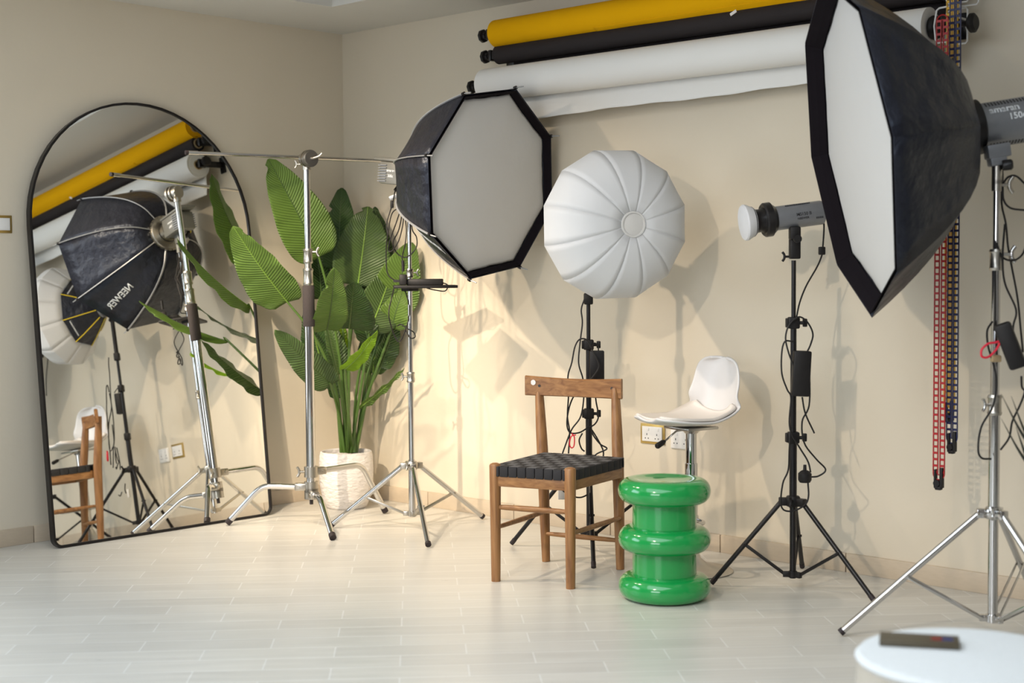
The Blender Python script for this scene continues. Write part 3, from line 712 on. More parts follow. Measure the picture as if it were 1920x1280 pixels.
text('printed_lettering', '150c', .030, 'text', hb, lambda x, y, d: fa(x+.050, y+.014, d), .0007, align='LEFT')
bm = B(); kb = a1-nR*.10-up*.0
box(bm, V((c.x, c.y, Z(283))), (.075, .055, .045), tdir, up.cross(tdir), bev=.005); box(bm, V((c.x, c.y, Z(302))), (.055, .05, .03), tdir, up.cross(tdir), bev=.006)
mb = obj('mount_bracket', bm, 'fixture', lt)
bm = B(); lathe(bm, ax(Z(311))+rt*.01-fw*.02, rt-fw*.3+up*.1, [(0, 0), (.016, 0), (.018, .004), (.018, .028), (.012, .034), (0, .034)], 14); obj('tilt_knob', bm, 'black', mb)
bm = B(); cyl(bm, ax(Z(345)), ax(Z(308)), .017, 16); tknob(bm, ax(Z(347))+rt*.012-fw*.006, rt, 1.3); cyl(bm, ax(Z(338)), ax(Z(358)), .017, 16); obj('spigot', bm, 'alu', mb)
# handle strap on the softbox back
bm = B(); tube(bm, pxs(4.72, (1786, 108), (1797, 150), (1812, 190), (1822, 225), (1823, 265), (1822, 300)), .006, 8, 6, flat=.3); obj('zip_strap', bm, 'black', bs)
cable('black cables looping down the chrome stand at the right edge', 'plastic', [
    pxs(4.74, (1872, 316), (1876, 308), (1880, 330), (1878, 380), (1886, 420), (1890, 462), (1897, 500), (1908, 560), (1914, 620), (1918, 660), jit=.01),
    pxs(4.73, (1872, 316), (1868, 350), (1868, 400), (1867, 450), (1866, 520), (1866, 590), (1864, 620)),
    pxs(4.72, (1868, 455), (1880, 482), (1900, 488), (1916, 478), (1924, 460)),
    pxs(4.72, (1880, 345), (1890, 332), (1905, 330), (1922, 345)),
    pxs(4.72, (1880, 350), (1882, 375), (1895, 390), (1922, 394)),
    pxs(4.71, (1884, 420), (1880, 480), (1884, 530), (1905, 580), (1900, 610), (1899, 640)),
    pxs(4.70, (1861, 602), (1851, 620), (1853, 650), (1862, 680), (1868, 715), (1862, 760), (1840, 800), (1834, 840), (1840, 858), (1858, 860), jit=.01),
    pxs(4.70, (1915, 705), (1916, 725), (1921, 735), (1912, 760), (1898, 790), (1892, 820), (1876, 843), jit=.01)], .0034)
tt = thing('power_adapter', 'slanting black power adapter strapped to the chrome stand at the right edge', 'adapter', P(1893, 648, 4.66))
ad_c = P(1894, 648, 4.66); dX = (P(1910, 688, 4.66)-P(1878, 606, 4.66)).normalized(); sv = dX.cross(fw)
bm = B(); box(bm, ad_c, (.155, .055, .040), dX, r2*.8-fw*.3, bev=.010); cs_ = obj('case', bm, 'plastic', tt)
bm = B()
for k, wl in enumerate((.07, .085, .06, .075, .05)):
    pass
bm = B(); tube(bm, [P(1864, 668, 4.70), P(1858, 690, 4.70)], .012, 8) if False else box(bm, P(1867, 672, 4.70), (.030, .030, .022), rt, fw, bev=.004); obj('cable_clip', bm, 'card', tt)
bm = B(); tube(bm, pxs(4.66, (1877, 638), (1868, 655), (1853, 669), (1841, 668), (1841, 655), (1853, 644), (1866, 642), (1877, 638)), .0042, 8, 5, flat=.9); obj('strap', bm, 'redstrap', tt)

# --- black stands
def black_stand(label, c, feet, rows, name='light_stand'):
    Zl = lambda py: zp(py, c); A = lambda z: V((c[0], c[1], z))
    t = thing(name, label, 'light stand', (c[0], c[1], 0))
    tripod(t, c, feet, Zl(rows['hub']), Zl(rows['ring']), 'black', .0125, .0095, 'plastic', hubr=.030)
    zs = [Zl(r) for r in rows['clamps']]
    prev = Zl(rows['hub']); rad = .0145
    for i, z in enumerate(zs+[Zl(rows['top'])]):
        bm = B(); cyl(bm, A(prev), A(z+.02 if i < len(zs) else z), rad, 18); obj('pole_section', bm, 'black', t)
        if i < len(zs):
            bm = B(); box(bm, A(z), (.045, .036, .045), rt, fw, bev=.006); box(bm, A(z)-rt*.024, (.012, .026, .036), rt, fw, bev=.003); cyl(bm, A(z), A(z)+(rt*.9-fw*.2)*.042, .007, 10)
            box(bm, A(z)+rt*.044, (.018, .012, .032), rt, fw, bev=.004); obj('clamp', bm, 'plastic', t)
        prev = z; rad -= .0028
    return t, Zl, A
pb = P(1486.5, 1077, 5.60)
feetb = [Fl(1335, 1098), Fl(1638, 1131), Fl(1504, 1067)]
t, Zb, Ab = black_stand('black tripod stand holding the small cylindrical light right of the bar stool', (pb.x, pb.y), feetb, dict(hub=940, ring=1076, clamps=[820, 605], top=488))
pu = P(1105, 1003, 6.34)
fA, fB = Fl(960, 1023), Fl(1113, 1068); cu = V((pu.x, pu.y, 0))
fC = cu+(cu*2-fA-fB).normalized()*.37 if False else V((cu.x+.30, cu.y+.10, 0))
fC = V((pu.x+.16, pu.y+.33, 0))
t, Zu, Au = black_stand('black tripod stand holding the white lantern softbox behind the wooden chair', (pu.x, pu.y), [fA, fB, fC], dict(hub=862, ring=1001, clamps=[775, 646], top=560))
bm = B(); box(bm, Au(Zu(560)), (.04, .035, .05), rt, fw, bev=.006); obj('spigot', bm, 'plastic', t)
# cylindrical light with white sock
ml = thing('studio_light', 'small grey cylindrical light with a white diffuser sock on a black stand', 'studio light', P(1488, 425, 5.60))
pR = P(1541, 398, 5.612); pL = P(1452, 410, 5.588); d_ = (pL-pR).normalized(); rM = .047
bm = B(); lathe(bm, pR, d_, [(0, 0), (rM*.96, 0), (rM, .006), (rM, (pL-pR).length), (0, (pL-pR).length)], 40); hb = obj('housing', bm, 'fixture', ml)
bm = B(); lathe(bm, pL, d_, [(0, -.002), (rM*1.05, -.002), (rM*1.30, .012), (rM*1.42, .016), (rM*1.42, .040), (rM*1.30, .046), (rM*1.05, .044), (rM*.95, .060), (rM*.98, .074), (rM*1.25, .088), (0, .088)], 40); rf = obj('reflector', bm, 'black', ml)
bm = B(); lathe(bm, pL+d_*.082, d_, [(0, 0), (rM*1.15, 0), (rM*1.47, .030), (rM*1.50, .038), (rM*1.42, .044), (rM*.8, .050), (0, .052)], 40); obj('diffuser_sock', bm, 'led', ml)
sM = d_.cross(up).normalized()
if sM.dot(fw) > 0: sM = -sM
uM = V(up-d_*d_.z).normalized()
bm = B()
for k in range(12): box(bm, pR-d_*-.055+d_*.0085*k+uM*rM*.93+sM*rM*.36, (.005, .003, .016), d_, uM)
for k in range(6):
    box(bm, pR+d_*(.014+.005*k)+(sM*math.cos(-.35)+uM*math.sin(-.35))*rM, (.0022, .002, .010), d_, sM)
obj('vent_slots', bm, 'textdark', hb)
tm = -d_
fm = cyltext(pR+d_*.088, tm, uM, sM, rM)
text('printed_lettering', 'MS150 B', .017, 'textdark', hb, lambda x, y, d: fm(x, y+.004, d), .0003)
text('printed_lettering', 'NEEWER', .012, 'textdark', hb, lambda x, y, d: fm(x-.004, y-.012, d), .0002)
bm = B(); box(bm, P(1490, 437, 5.58), (.042, .042, .05), rt, fw, bev=.006); box(bm, P(1490, 466, 5.60), (.042, .038, .08), rt, fw, bev=.006)
lathe(bm, P(1492, 448, 5.58)-fw*.03, -fw, [(0, 0), (.016, 0), (.016, .012), (0, .012)], 16); obj('mount_bracket', bm, 'plastic', ml)
bm = B(); tknob(bm, P(1480, 481, 5.58), -rt, .9); obj('t_knob', bm, 'plastic', ml)
cable('black power cable and loops hanging on the stand of the small cylindrical light', 'plastic', [
    pxs(5.62, (1543, 411), (1545, 425), (1543, 460), (1541, 478), (1532, 500), (1512, 535), (1500, 565), (1494, 592), (1492, 610)),
    pxs(5.52, (1488, 600), (1500, 594), (1514, 604), (1524, 625), (1520, 645), (1512, 662)),
    pxs(5.52, (1490, 597), (1478, 612), (1473, 635), (1479, 662), (1486, 680), (1494, 700), (1500, 720)),
    pxs(5.53, (1486, 640), (1472, 640), (1466, 660), (1466, 700), (1476, 730), (1483, 745), (1480, 790), (1485, 815), (1500, 840), (1515, 865), (1520, 885)),
    pxs(5.52, (1517, 660), (1518, 700), (1517, 760), (1504, 790), (1508, 830), (1530, 860), (1548, 880), (1535, 892), (1520, 894)),
    pxs(5.52, (1504, 744), (1510, 775), (1527, 812)),
    pxs(5.53, (1483, 800), (1480, 840), (1478, 880), (1468, 905), (1464, 940), (1470, 956), (1490, 957), (1510, 945), (1516, 930), (1515, 905))], .0034,
    lambda bm: (box(bm, P(1541, 470, 5.62), (.026, .018, .032), rt, fw, bev=.004), lathe(bm, P(1509, 905, 5.52), up, [(0, 0), (.020, .002), (.026, .012), (.026, .036), (.016, .046), (.007, .05), (.006, .07), (0, .07)], 16)))
tt = thing('power_adapter', 'black power adapter tied to the stand of the small cylindrical light', 'adapter', P(1502, 700, 5.53))
bm = B(); box(bm, P(1502, 700, 5.53), (.068, .040, .175), rt-up*.05, fw, bev=.006); obj('case', bm, 'plastic', tt)
# adapter and cables on lantern stand
tt = thing('power_adapter', 'black power adapter hanging on the stand behind the wooden chair', 'adapter', P(1119, 685, 6.27))
bm = B(); box(bm, P(1119, 685, 6.27), (.064, .036, .130), rt, fw, bev=.005); obj('case', bm, 'plastic', tt)
bm = B(); tube(bm, [P(1122, 657, 6.27), P(1121, 648, 6.27), P(1114, 643, 6.27), P(1110, 655, 6.25)], .003, 8, 4); obj('cord_end', bm, 'plastic', tt)
cable('black cables looped on the stand behind the wooden chair', 'plastic', [
    pxs(6.24, (1096, 560), (1090, 580), (1092, 605), (1088, 640), (1085, 680), (1093, 710), (1095, 740), (1089, 780), (1072, 805), (1060, 835), (1052, 858)),
    pxs(6.22, (1109, 652), (1100, 637), (1087, 636), (1078, 650), (1072, 680), (1065, 705), (1066, 740), (1064, 780), (1068, 810), (1066, 850)),
    pxs(6.22, (1110, 655), (1120, 675), (1122, 690), (1108, 710), (1085, 730), (1070, 755), (1063, 790), (1068, 810), (1085, 811), (1100, 803), (1115, 795), (1122, 780), (1118, 755), (1116, 740)),
    pxs(6.23, (1107, 800), (1112, 815), (1125, 832), (1138, 841), (1120, 850), (1108, 860), (1100, 855)),
    pxs(6.24, (1092, 812), (1086, 825), (1090, 840), (1096, 846)), pxs(6.24, (1108, 803), (1120, 822), (1131, 845), (1130, 862)),
    pxs(6.30, (1060, 900), (1053, 915), (1062, 925)), pxs(6.25, (1070, 930), (1090, 932), (1110, 922))], .0034)
bm = B(); tube(bm, pxs(6.20, (1072, 812), (1077, 820), (1076, 836), (1071, 839), (1068, 832), (1071, 818), (1080, 815)), .0045, 8, 5, flat=.6); tag(obj('cable_strap', bm, 'redstrap', loc=P(1073, 825, 6.2)), 'small red strap around the cables behind the wooden chair', 'strap')
bm = B(); box(bm, P(1054, 925, 6.32), (.036, .012, .052), rt, fw, bev=.003); tag(obj('hang_tag', bm, 'label', loc=P(1054, 925, 6.32)), 'small translucent white tag seen under the wooden chair seat', 'tag')

# ------------------------------------------------------------------ white lantern softbox
nL = (r2*.335-fcam*.935-u2*.07).normalized(); cL = P(1149, 421, 5.98); RL = .316; NL = 12
e1 = (r2-nL*r2.dot(nL)).normalized(); e2 = nL.cross(e1)
t = thing('lantern_softbox', 'round white lantern softbox with twelve ribs on a black stand', 'softbox', cL-nL*.2)
def lprof(s):   # s: 0 rim .. 1 cap
    a = s*math.pi/2; return (.050+(RL-.050)*math.cos(a)**.80 if s < 1 else .050, .205*math.sin(a)**.95)
phl = .28
def lpt(k, s, u=0, front=True):
    a0, a1 = phl+k*2*math.pi/NL, phl+(k+1)*2*math.pi/NL
    r, h = lprof(s) if front else (RL-(RL-.21)*s, -.10*s)
    q = (e1*math.cos(a0)+e2*math.sin(a0))*(1-u)+(e1*math.cos(a1)+e2*math.sin(a1))*u
    puff = 1.0+(.02 if not front else -.004)*math.sin(math.pi*u)*math.sin(math.pi*min(s*1.0, 1))
    return cL+q*r*puff+nL*h
for k in range(NL):
    for front in (True,):
        bm = B(); rows = []
        seq = [(False, 1), (False, .7), (False, .4), (False, .15)]+[(True, s/10) for s in range(0, 11)]
        for fr, s in seq: rows.append([bm.verts.new(lpt(k, s, j/5, fr)) for j in range(6)])
        for a, b in zip(rows, rows[1:]):
            for j in range(5): bm.faces.new((a[j], a[j+1], b[j+1], b[j]))
        obj('cloth_panel', bm, 'lantern', t, solid=.0015)
    bm = B(); tube(bm, [cL+(lpt(k, s/10)-cL)*1.0 for s in range(0, 11)], .0010, 6, 2); obj('seam', bm, 'lantern', t)
bm = B(); lathe(bm, cL+nL*.200, nL, [(0, .004), (.040, .006), (.045, .004), (.046, .010), (.052, .010), (.054, .003), (.050, -.002), (0, -.002)], 36); obj('end_cap', bm, 'diff', t)
bm = B(); rows = []
for s in (0, .33, .66, 1): 
    rows.append([bm.verts.new(cL+nL*(-.10-.15*s)+(e1*math.cos(phl+k*2*math.pi/8)+e2*math.sin(phl+k*2*math.pi/8))*(.215-.15*s**1.1)) for k in range(8)])
for a, b in zip(rows, rows[1:]):
    for k in range(8): bm.faces.new((a[k], a[(k+1) % 8], b[(k+1) % 8], b[k]))
bk = obj('back_cover', bm, 'fabric', t, smooth=False, solid=.003)
for k in range(8):
    bm = B(); tube(bm, [cL+nL*(-.10-.15*s)+(e1*math.cos(phl+k*2*math.pi/8)+e2*math.sin(phl+k*2*math.pi/8))*(.219-.15*s**1.1) for s in (0, .33, .66, 1)], .0028, 6); obj('piping', bm, 'piping', bk)
def panel_text(s, size, kk, frac, mt, off=0, flip=False):
    pa = [cL+nL*(-.10)+(e1*math.cos(phl+k*2*math.pi/8)+e2*math.sin(phl+k*2*math.pi/8))*.215 for k in (kk, kk+1)]
    pb_ = [cL+nL*(-.25)+(e1*math.cos(phl+k*2*math.pi/8)+e2*math.sin(phl+k*2*math.pi/8))*.065 for k in (kk, kk+1)]
    X = (pa[1]-pa[0]).normalized(); mid = (pa[0]+pa[1])/2; mb = (pb_[0]+pb_[1])/2; Y = (mb-mid); Y = (Y-X*Y.dot(X)).normalized(); Nn = X.cross(Y)
    if Nn.dot(nL) > 0: X = -X; Nn = X.cross(Y)
    o = mid+(mb-mid)*frac
    text('printed_lettering', s, size, mt, bk, lambda x, y, d: o+X*x+Y*(y+off)+Nn*(d+.003), .0006)
for kk in (2, 4, 6): panel_text('PROMAGE', .026, kk, .25, 'text'); panel_text('PHOTOGRAPHIC EQUIPMENT', .0085, kk, .25, 'text', -.019)
# light behind the lantern
q0 = cL-nL*.25
lt = thing('studio_light', 'small light fixture behind the white lantern softbox, seen only in the mirror', 'studio light', q0-nL*.08)
bm = B(); lathe(bm, q0+nL*.015, -nL, [(0, 0), (.060, 0), (.060, .03), (.045, .035), (.045, .15), (0, .15)], 28); obj('housing', bm, 'fixture', lt)
bm = B(); s0 = q0-nL*.10; cyl(bm, V((pu.x, pu.y, Zu(556))), V((pu.x, pu.y, Zu(445))), .013, 16); box(bm, (V((pu.x, pu.y, Zu(448)))+s0)/2-up*.02, ((s0-V((pu.x, pu.y, Zu(448)))).length+.04, .03, .03), s0-V((pu.x, pu.y, Zu(448))), up, bev=.005); obj('mount_bracket', bm, 'plastic', lt)

# ------------------------------------------------------------------ wooden chair
FL, FR, BL, BR = [Fl(*p) for p in ((930, 1089), (1070, 1103), (1024, 1052), (1163, 1067))]
ctr = (FL+FR+BL+BR)/4
ch = thing('dining_chair', 'brown wooden dining chair with a black woven webbing seat left of the green stool', 'chair', ctr)
ex = (FR-FL).normalized(); ey = ((BL-FL)+(BR-FR)).normalized(); SZ = .462
def leg(a, b, r0, r1, nm='leg', fl=1.0, cap=True):
    bm = B(); d = (b-a); n = 8
    pts = [a+d*i/n for i in range(n+1)]; rr = [r0+(r1-r0)*i/n for i in range(n+1)]
    if cap: pts += [b+d.normalized()*.006, b+d.normalized()*.010]; rr += [r1*.86, r1*.45]
    tube(bm, pts, rr, 18); return obj(nm, bm, 'woodz', ch)
FLt, FRt = FL+up*(SZ+.004), FR+up*(SZ+.004)
leg(FL, FLt, .0185, .0235); leg(FR, FRt, .0185, .0235)
BLt, BRt = P(1010.5, 722, 6.20), P(1154, 728, 6.04)
for a, b in ((BL, BLt), (BR, BRt)):
    bm = B(); kn = a+(b-a)*.58; kn.x = a.x+(b.x-a.x)*.45; kn.y = a.y+(b.y-a.y)*.45; kn.z = .44
    pts = cat([a, a+(kn-a)*.5, kn, kn+(b-kn)*.5, b], 4); tube(bm, pts, [.019+.008*math.sin(math.pi*min(1, i/(len(pts)-1)*1.0)) for i in range(len(pts))], 16, flat=.82); obj('leg', bm, 'woodz', ch)
# seat rails
def rail(a, b, z, h, th, m='woodx', nm='seat_rail'):
    a = V((a.x, a.y, z)); b = V((b.x, b.y, z)); bm = B(); box(bm, (a+b)/2, ((b-a).length, th, h), b-a, up.cross(b-a), bev=.004); return obj(nm, bm, m, ch)
rail(FL, FR, SZ-.055, .046, .026); rail(BL, BR, SZ-.055, .046, .026); rail(FL, BL, SZ-.055, .046, .026, 'woody'); rail(FR, BR, SZ-.055, .046, .026, 'woody')
def rung(a, b, z, r=.0095):
    a = V((a.x, a.y, z)); b = V((b.x, b.y, z)); bm = B(); m = (a+b)/2; tube(bm, [a, a+(b-a)*.15, m, b-(b-a)*.15, b], [r*.8, r, r*1.15, r, r*.8], 14); obj('stretcher', bm, 'woodx', ch)
rung(FL, FR, .300, .0105); rung(FL, BL, .215); rung(FR, BR, .215); rung(BL, BR, .120)
# woven seat: interlaced strips wrapping over the rails
wv = B(); nx, ny = 9, 9
o0 = V((FL.x, FL.y, 0)); X1 = V((FR.x-FL.x, FR.y-FL.y, 0)); Y1 = V((BL.x-FL.x, BL.y-FL.y, 0)); X2 = V((BR.x-BL.x, BR.y-BL.y, 0))
def sp(u, v): # seat plane, slightly outside the rails
    u_ = -.035+u*1.07; v_ = -.03+v*1.06
    return o0+(X1*(1-v_)+X2*v_)*u_+Y1*v_
def strip(u0, u1, v0, v1, zz, mi, along):
    # weaving ribbon segments
    n = 18; rows = []
    for i in range(n+1):
        s = i/n; k = int(min(s, .999)*(nx if along == 'u' else ny))
        z = zz(s); pts = []
        for e in (0, 1):
            if along == 'u': q = sp(s, v0 if e == 0 else v1)
            else: q = sp(u0 if e == 0 else u1, s)
            pts.append(wv.verts.new(q+up*z))
        rows.append(pts)
    for a, b in zip(rows, rows[1:]):
        f = wv.faces.new((a[0], a[1], b[1], b[0])); f.material_index = mi
bA, bB = B(), B()
for j in range(ny):
    v0, v1 = j/ny+.008, (j+1)/ny-.008
    for i in range(nx):
        u0, u1 = i/nx+.008, (i+1)/nx-.008; upx = (i+j) % 2 == 0
        for strip_ in ('u', 'v'):
            over = (strip_ == 'u') == upx; z = SZ+(.003 if over else -.002)
            b_ = bA if strip_ == 'u' else bB
            if strip_ == 'u': q = [sp(i/nx, v0), sp((i+1)/nx, v0), sp((i+1)/nx, v1), sp(i/nx, v1)]
            else: q = [sp(u0, j/ny), sp(u1, j/ny), sp(u1, (j+1)/ny), sp(u0, (j+1)/ny)]
            vs = [b_.verts.new(p+up*(z-.002)) for p in q]+[b_.verts.new(p+up*(z+(.0012 if over else 0))) for p in q]
            b_.faces.new(vs[4:]); b_.faces.new(vs[:4][::-1])
            for k in range(4): b_.faces.new((vs[k], vs[(k+1) % 4], vs[4+(k+1) % 4], vs[4+k]))
st = obj('seat_webbing', bA, 'weba', ch, smooth=False); obj('cross_webbing', bB, 'webb', ch, smooth=False)
bm = B()
def wrap(p, q, out):
    z0, z1 = SZ+.003, SZ-.038; m = out*.016
    d = (q-p).normalized()
    box(bm, (p+q)/2+out*.0+up*(z0+z1)/2, ((q-p).length, .012, z0-z1), q-p, out, bev=.003)
ei = V((ex.x, ex.y, 0)); en = V((-ey.x, -ey.y, 0))
hx = .020
def wrap1(p, q, out):
    global bm
    bm = B(); wrap(p, q, out); obj('webbing_edge', bm, 'webb', ch)
for j in range(9):
    a = sp(j/9+.0035, .0); b = sp((j+1)/9-.0035, .0)
    if j == 0: a = sp(.07, 0)
    if j == 8: b = sp(.93, 0)
    wrap1(a, b, en); wrap1(sp(j/9+.0035, 1), sp((j+1)/9-.0035, 1), -en)
for j in range(9):
    a, b = j/9+.002, (j+1)/9-.002
    if j == 0: a = .06
    if j == 8: b = .94
    wrap1(sp(1, a), sp(1, b), ei); wrap1(sp(0, a), sp(0, b), -ei)

# curved backrest board
eL, eR = P(986, 722, 6.20), P(1166, 729, 6.02); bd_ = (eR-eL).normalized(); bn = bd_.cross(up).normalized()
if bn.dot(fw) < 0: bn = -bn
bm = B(); rows = []
for i in range(25):
    s = i/24; bow = math.sin(math.pi*s); q = eL+(eR-eL)*s+bn*(.030*bow); hh_ = .0385+.004*(1-bow); cz = -.006*bow
    rows.append([bm.verts.new(q+up*(cz+a*hh_)+bn*b) for a, b in ((-1, -.006), (-.9, -.011), (.9, -.011), (1, -.006), (1, .006), (.9, .011), (-.9, .011), (-1, .006))])
for a, b in zip(rows, rows[1:]):
    for k in range(8): bm.faces.new((a[k], a[(k+1) % 8], b[(k+1) % 8], b[k]))
bm.faces.new(rows[0]); bm.faces.new(rows[-1][::-1]); bk_ = obj('backrest', bm, 'woodx', ch)
def bpoint(px, py, off=0):
    s = ((px-986)/180.0); return eL+(eR-eL)*s+bn*(.030*math.sin(math.pi*s)-.0112-off)+up*(-(py-(722+7*s))*6.1/FOC)
for px_, py_ in ((1011.5, 723), (1148, 728)):
    bm = B(); q = bpoint(px_, py_); cyl(bm, q+bn*.001, q-bn*.0012, .006, 14); obj('plug', bm, 'textdark', bk_)
bm = B(); q = bpoint(1001, 716.5); cyl(bm, q, q-bn*.002, .0115, 24); o = obj('round_sticker', bm, 'label', bk_); o['label'] = 'round white sticker'

# ------------------------------------------------------------------ green stool
gc = Fl(1246, 1120)
prof = [(0, .002), (.10, .0)]
Ro, Ri, hh_ = .1745, .121, .0465
def ringp(zc, a0=-90, a1=90):
    out = []
    for k in range(17):
        a = math.radians(a0+(a1-a0)*k/16); out.append((.124+(Ro-.124)*abs(math.cos(a))**.8 if abs(math.cos(a)) > 1e-4 else .124, zc+hh_*math.sin(a)))
    return out
zr = [.0475, .228, .410]
prof += [(.118, .001)]+ringp(zr[0]); prof += [(Ri, zr[0]+.047), (Ri, zr[0]+.052), (Ri, zr[1]-.052), (Ri, zr[1]-.047)]+ringp(zr[1])
prof += [(Ri, zr[1]+.047), (Ri, zr[1]+.052), (Ri, zr[2]-.052), (Ri, zr[2]-.047)]+ringp(zr[2], -90, 78)+[(.118, zr[2]+.0465), (.108, zr[2]+.0455), (.09, zr[2]+.042), (.05, zr[2]+.038), (0, zr[2]+.037)]
bm = B(); lathe(bm, gc, up, prof, 72)
tag(obj('ribbed_stool', bm, 'green', loc=gc), 'glossy green round stool made of three stacked rings', 'stool')

# ------------------------------------------------------------------ bar stool
bc = Fl(1296, 1070)
bt = thing('bar_stool', 'white swivel bar stool with a chrome pole behind the green stool', 'bar stool', bc)
Zs = lambda py: zp(py, bc); As = lambda z: V((bc.x, bc.y, z))
bm = B(); lathe(bm, bc, up, [(0, 0), (.168, 0), (.172, .004), (.168, .008), (.12, .016), (.07, .030), (.04, .055), (.03, .085), (0, .085)], 64); obj('base', bm, 'steel', bt)
bm = B(); cyl(bm, As(.02), As(Zs(868)), .0265, 28); cyl(bm, As(Zs(868)), As(Zs(803)), .0225, 28); lathe(bm, As(Zs(812)), up, [(0, 0), (.026, 0), (.045, .018), (.062, .024), (0, .024)], 32); obj('gas_lift_pole', bm, 'chrome', bt)
sdir = (-rt*.84-fw*.54).normalized()   # where the sitter faces
swd = up.cross(sdir).normalized()
fr_ = -sdir
bm = B(); zf = Zs(972)
pts = [As(zf)+swd*.02, As(zf)+swd*.10+sdir*.02, As(zf)+swd*.12+sdir*.10, As(zf)+sdir*.15, As(zf)-swd*.12+sdir*.10, As(zf)-swd*.10+sdir*.02, As(zf)-swd*.02]
tube(bm, pts, .009, 10, 6); cyl(bm, As(zf-.014), As(zf+.014), .031, 24); obj('footrest', bm, 'chrome', bt)
zs_ = Zs(790)
# shell: profile along sitter direction (f forward, h up, half width)
ps = [(.205, .016, .07), (.200, .009, .115), (.17, .001, .155), (.11, -.007, .182), (.04, -.012, .192), (-.04, -.012, .195), (-.11, -.008, .195), (-.160, .010, .193), (-.188, .050, .188), (-.202, .105, .182), (-.210, .16, .174), (-.216, .210, .162), (-.220, .246, .140), (-.222, .264, .100), (-.223, .270, .05)]
sc = As(zs_+.004)+sdir*.015
ps = [(f*(1 if f > 0 else .90), h*.94, w_*.84) for f, h, w_ in ps]
def srow(f, h, wd, off=0):
    out = []
    for k in range(13):
        u = -1+k/6; a = abs(u)
        back = min(1, max(0, (h-.0)/.12)); lift = a**2.4*(.006+.034*min(1, max(0, (-.02-f)/.12)))*(1-back); wrapf = a**2.3*(.042+.045*math.exp(-((h-.05)/.06)**2))*back
        out.append(sc+sdir*(f+wrapf)+swd*wd*u+up*(h+lift+.012*a**2*(1-back)))
    return out
bm = B(); pc_ = cat([V(p) for p in ps], 3); rows = [[bm.verts.new(q) for q in srow(*p)] for p in pc_]
for a, b in zip(rows, rows[1:]):
    for k in range(12): bm.faces.new((a[k], a[k+1], b[k+1], b[k]))
sh = obj('seat_shell', bm, 'shell', bt, solid=.012)
md = sh.modifiers.new('smooth', 'SUBSURF'); md.levels = 1; md.render_levels = 1
bm = B(); cps = [(.197, .013, .075), (.174, .006, .120), (.11, .0, .143), (.04, -.004, .152), (-.04, -.004, .155), (-.10, .0, .152), (-.135, .010, .14), (-.152, .026, .11)]
pc_ = cat([V(p) for p in cps], 3); rows = []
for i, p in enumerate(pc_):
    puff = .007*math.sin(math.pi*i/(len(pc_)-1))**.5
    r_ = srow(p[0], p[1], p[2]); rows.append([bm.verts.new(q+up*(.004+puff*(1-abs(-1+k/6)**3))) for k, q in enumerate(r_)])
for a, b in zip(rows, rows[1:]):
    for k in range(12): bm.faces.new((a[k], a[k+1], b[k+1], b[k]))
obj('seat_cushion', bm, 'cushion', bt, solid=.012)
bm = B(); box(bm, As(zs_-.024), (.16, .16, .012), sdir, swd, bev=.004); obj('seat_plate', bm, 'steel', bt)
bm = B(); l0 = P(1268, 808, DEP(As(zs_))-.02); l1 = P(1246, 827, DEP(As(zs_))-.10); tube(bm, [As(zs_-.03), l0, l1], .0042, 8); lv = obj('height_lever', bm, 'chrome', bt)
bm = B(); l2 = P(1231, 837, DEP(As(zs_))-.13); tube(bm, [l1, l1+(l2-l1)*.2, l2-(l2-l1)*.1, l2], [.007, .011, .012, .009], 12); obj('lever_grip', bm, 'plastic', lv)

# ------------------------------------------------------------------ pouf and box on it
pz = .45; pc = Fl(1822, 1226, pz); pl_ = Fl(1612, 1226, pz)
rp = .232
pf = thing('round_pouf', 'round pale fleecy pouf in the bottom right foreground', 'pouf', (pc.x, pc.y, 0))
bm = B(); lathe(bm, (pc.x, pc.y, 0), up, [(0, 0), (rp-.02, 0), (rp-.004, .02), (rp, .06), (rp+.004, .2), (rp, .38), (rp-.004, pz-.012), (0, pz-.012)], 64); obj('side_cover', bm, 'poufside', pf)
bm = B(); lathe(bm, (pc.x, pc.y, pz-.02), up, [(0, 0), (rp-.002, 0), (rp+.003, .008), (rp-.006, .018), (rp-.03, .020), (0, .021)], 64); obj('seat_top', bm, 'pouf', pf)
a, b = Fl(1649, 1203, pz), Fl(1799, 1212, pz); bd2 = (b-a).normalized(); bc2 = (a+b)/2
bx_ = thing('flat_box', 'slim dark brown box with small red and blue marks lying on the pouf', 'box', (bc2.x, bc2.y, pz+.002))
bm = B(); nd = up.cross(bd2); bh = .012
box(bm, V((bc2.x, bc2.y, pz+.002+bh/2)), ((b-a).length, .075, bh), bd2, nd, bev=.0015); sl = obj('sleeve', bm, 'bookc', bx_)
for i, mm in enumerate(('red', 'red', 'bluem', 'bluem')):
    q = V((a.x, a.y, 0))+(b-a)*(.68+.068*i); q = V((q.x, q.y, pz+.0025+bh)); bm = B()
    for s in (-1, 1): box(bm, q+bd2*s*.0035, (.002, .026, .0008), bd2, nd)
    for s in (-1, 1): box(bm, q+nd*s*.006, (.008, .003, .0008), bd2, nd)
    obj('printed_mark', bm, mm, sl)

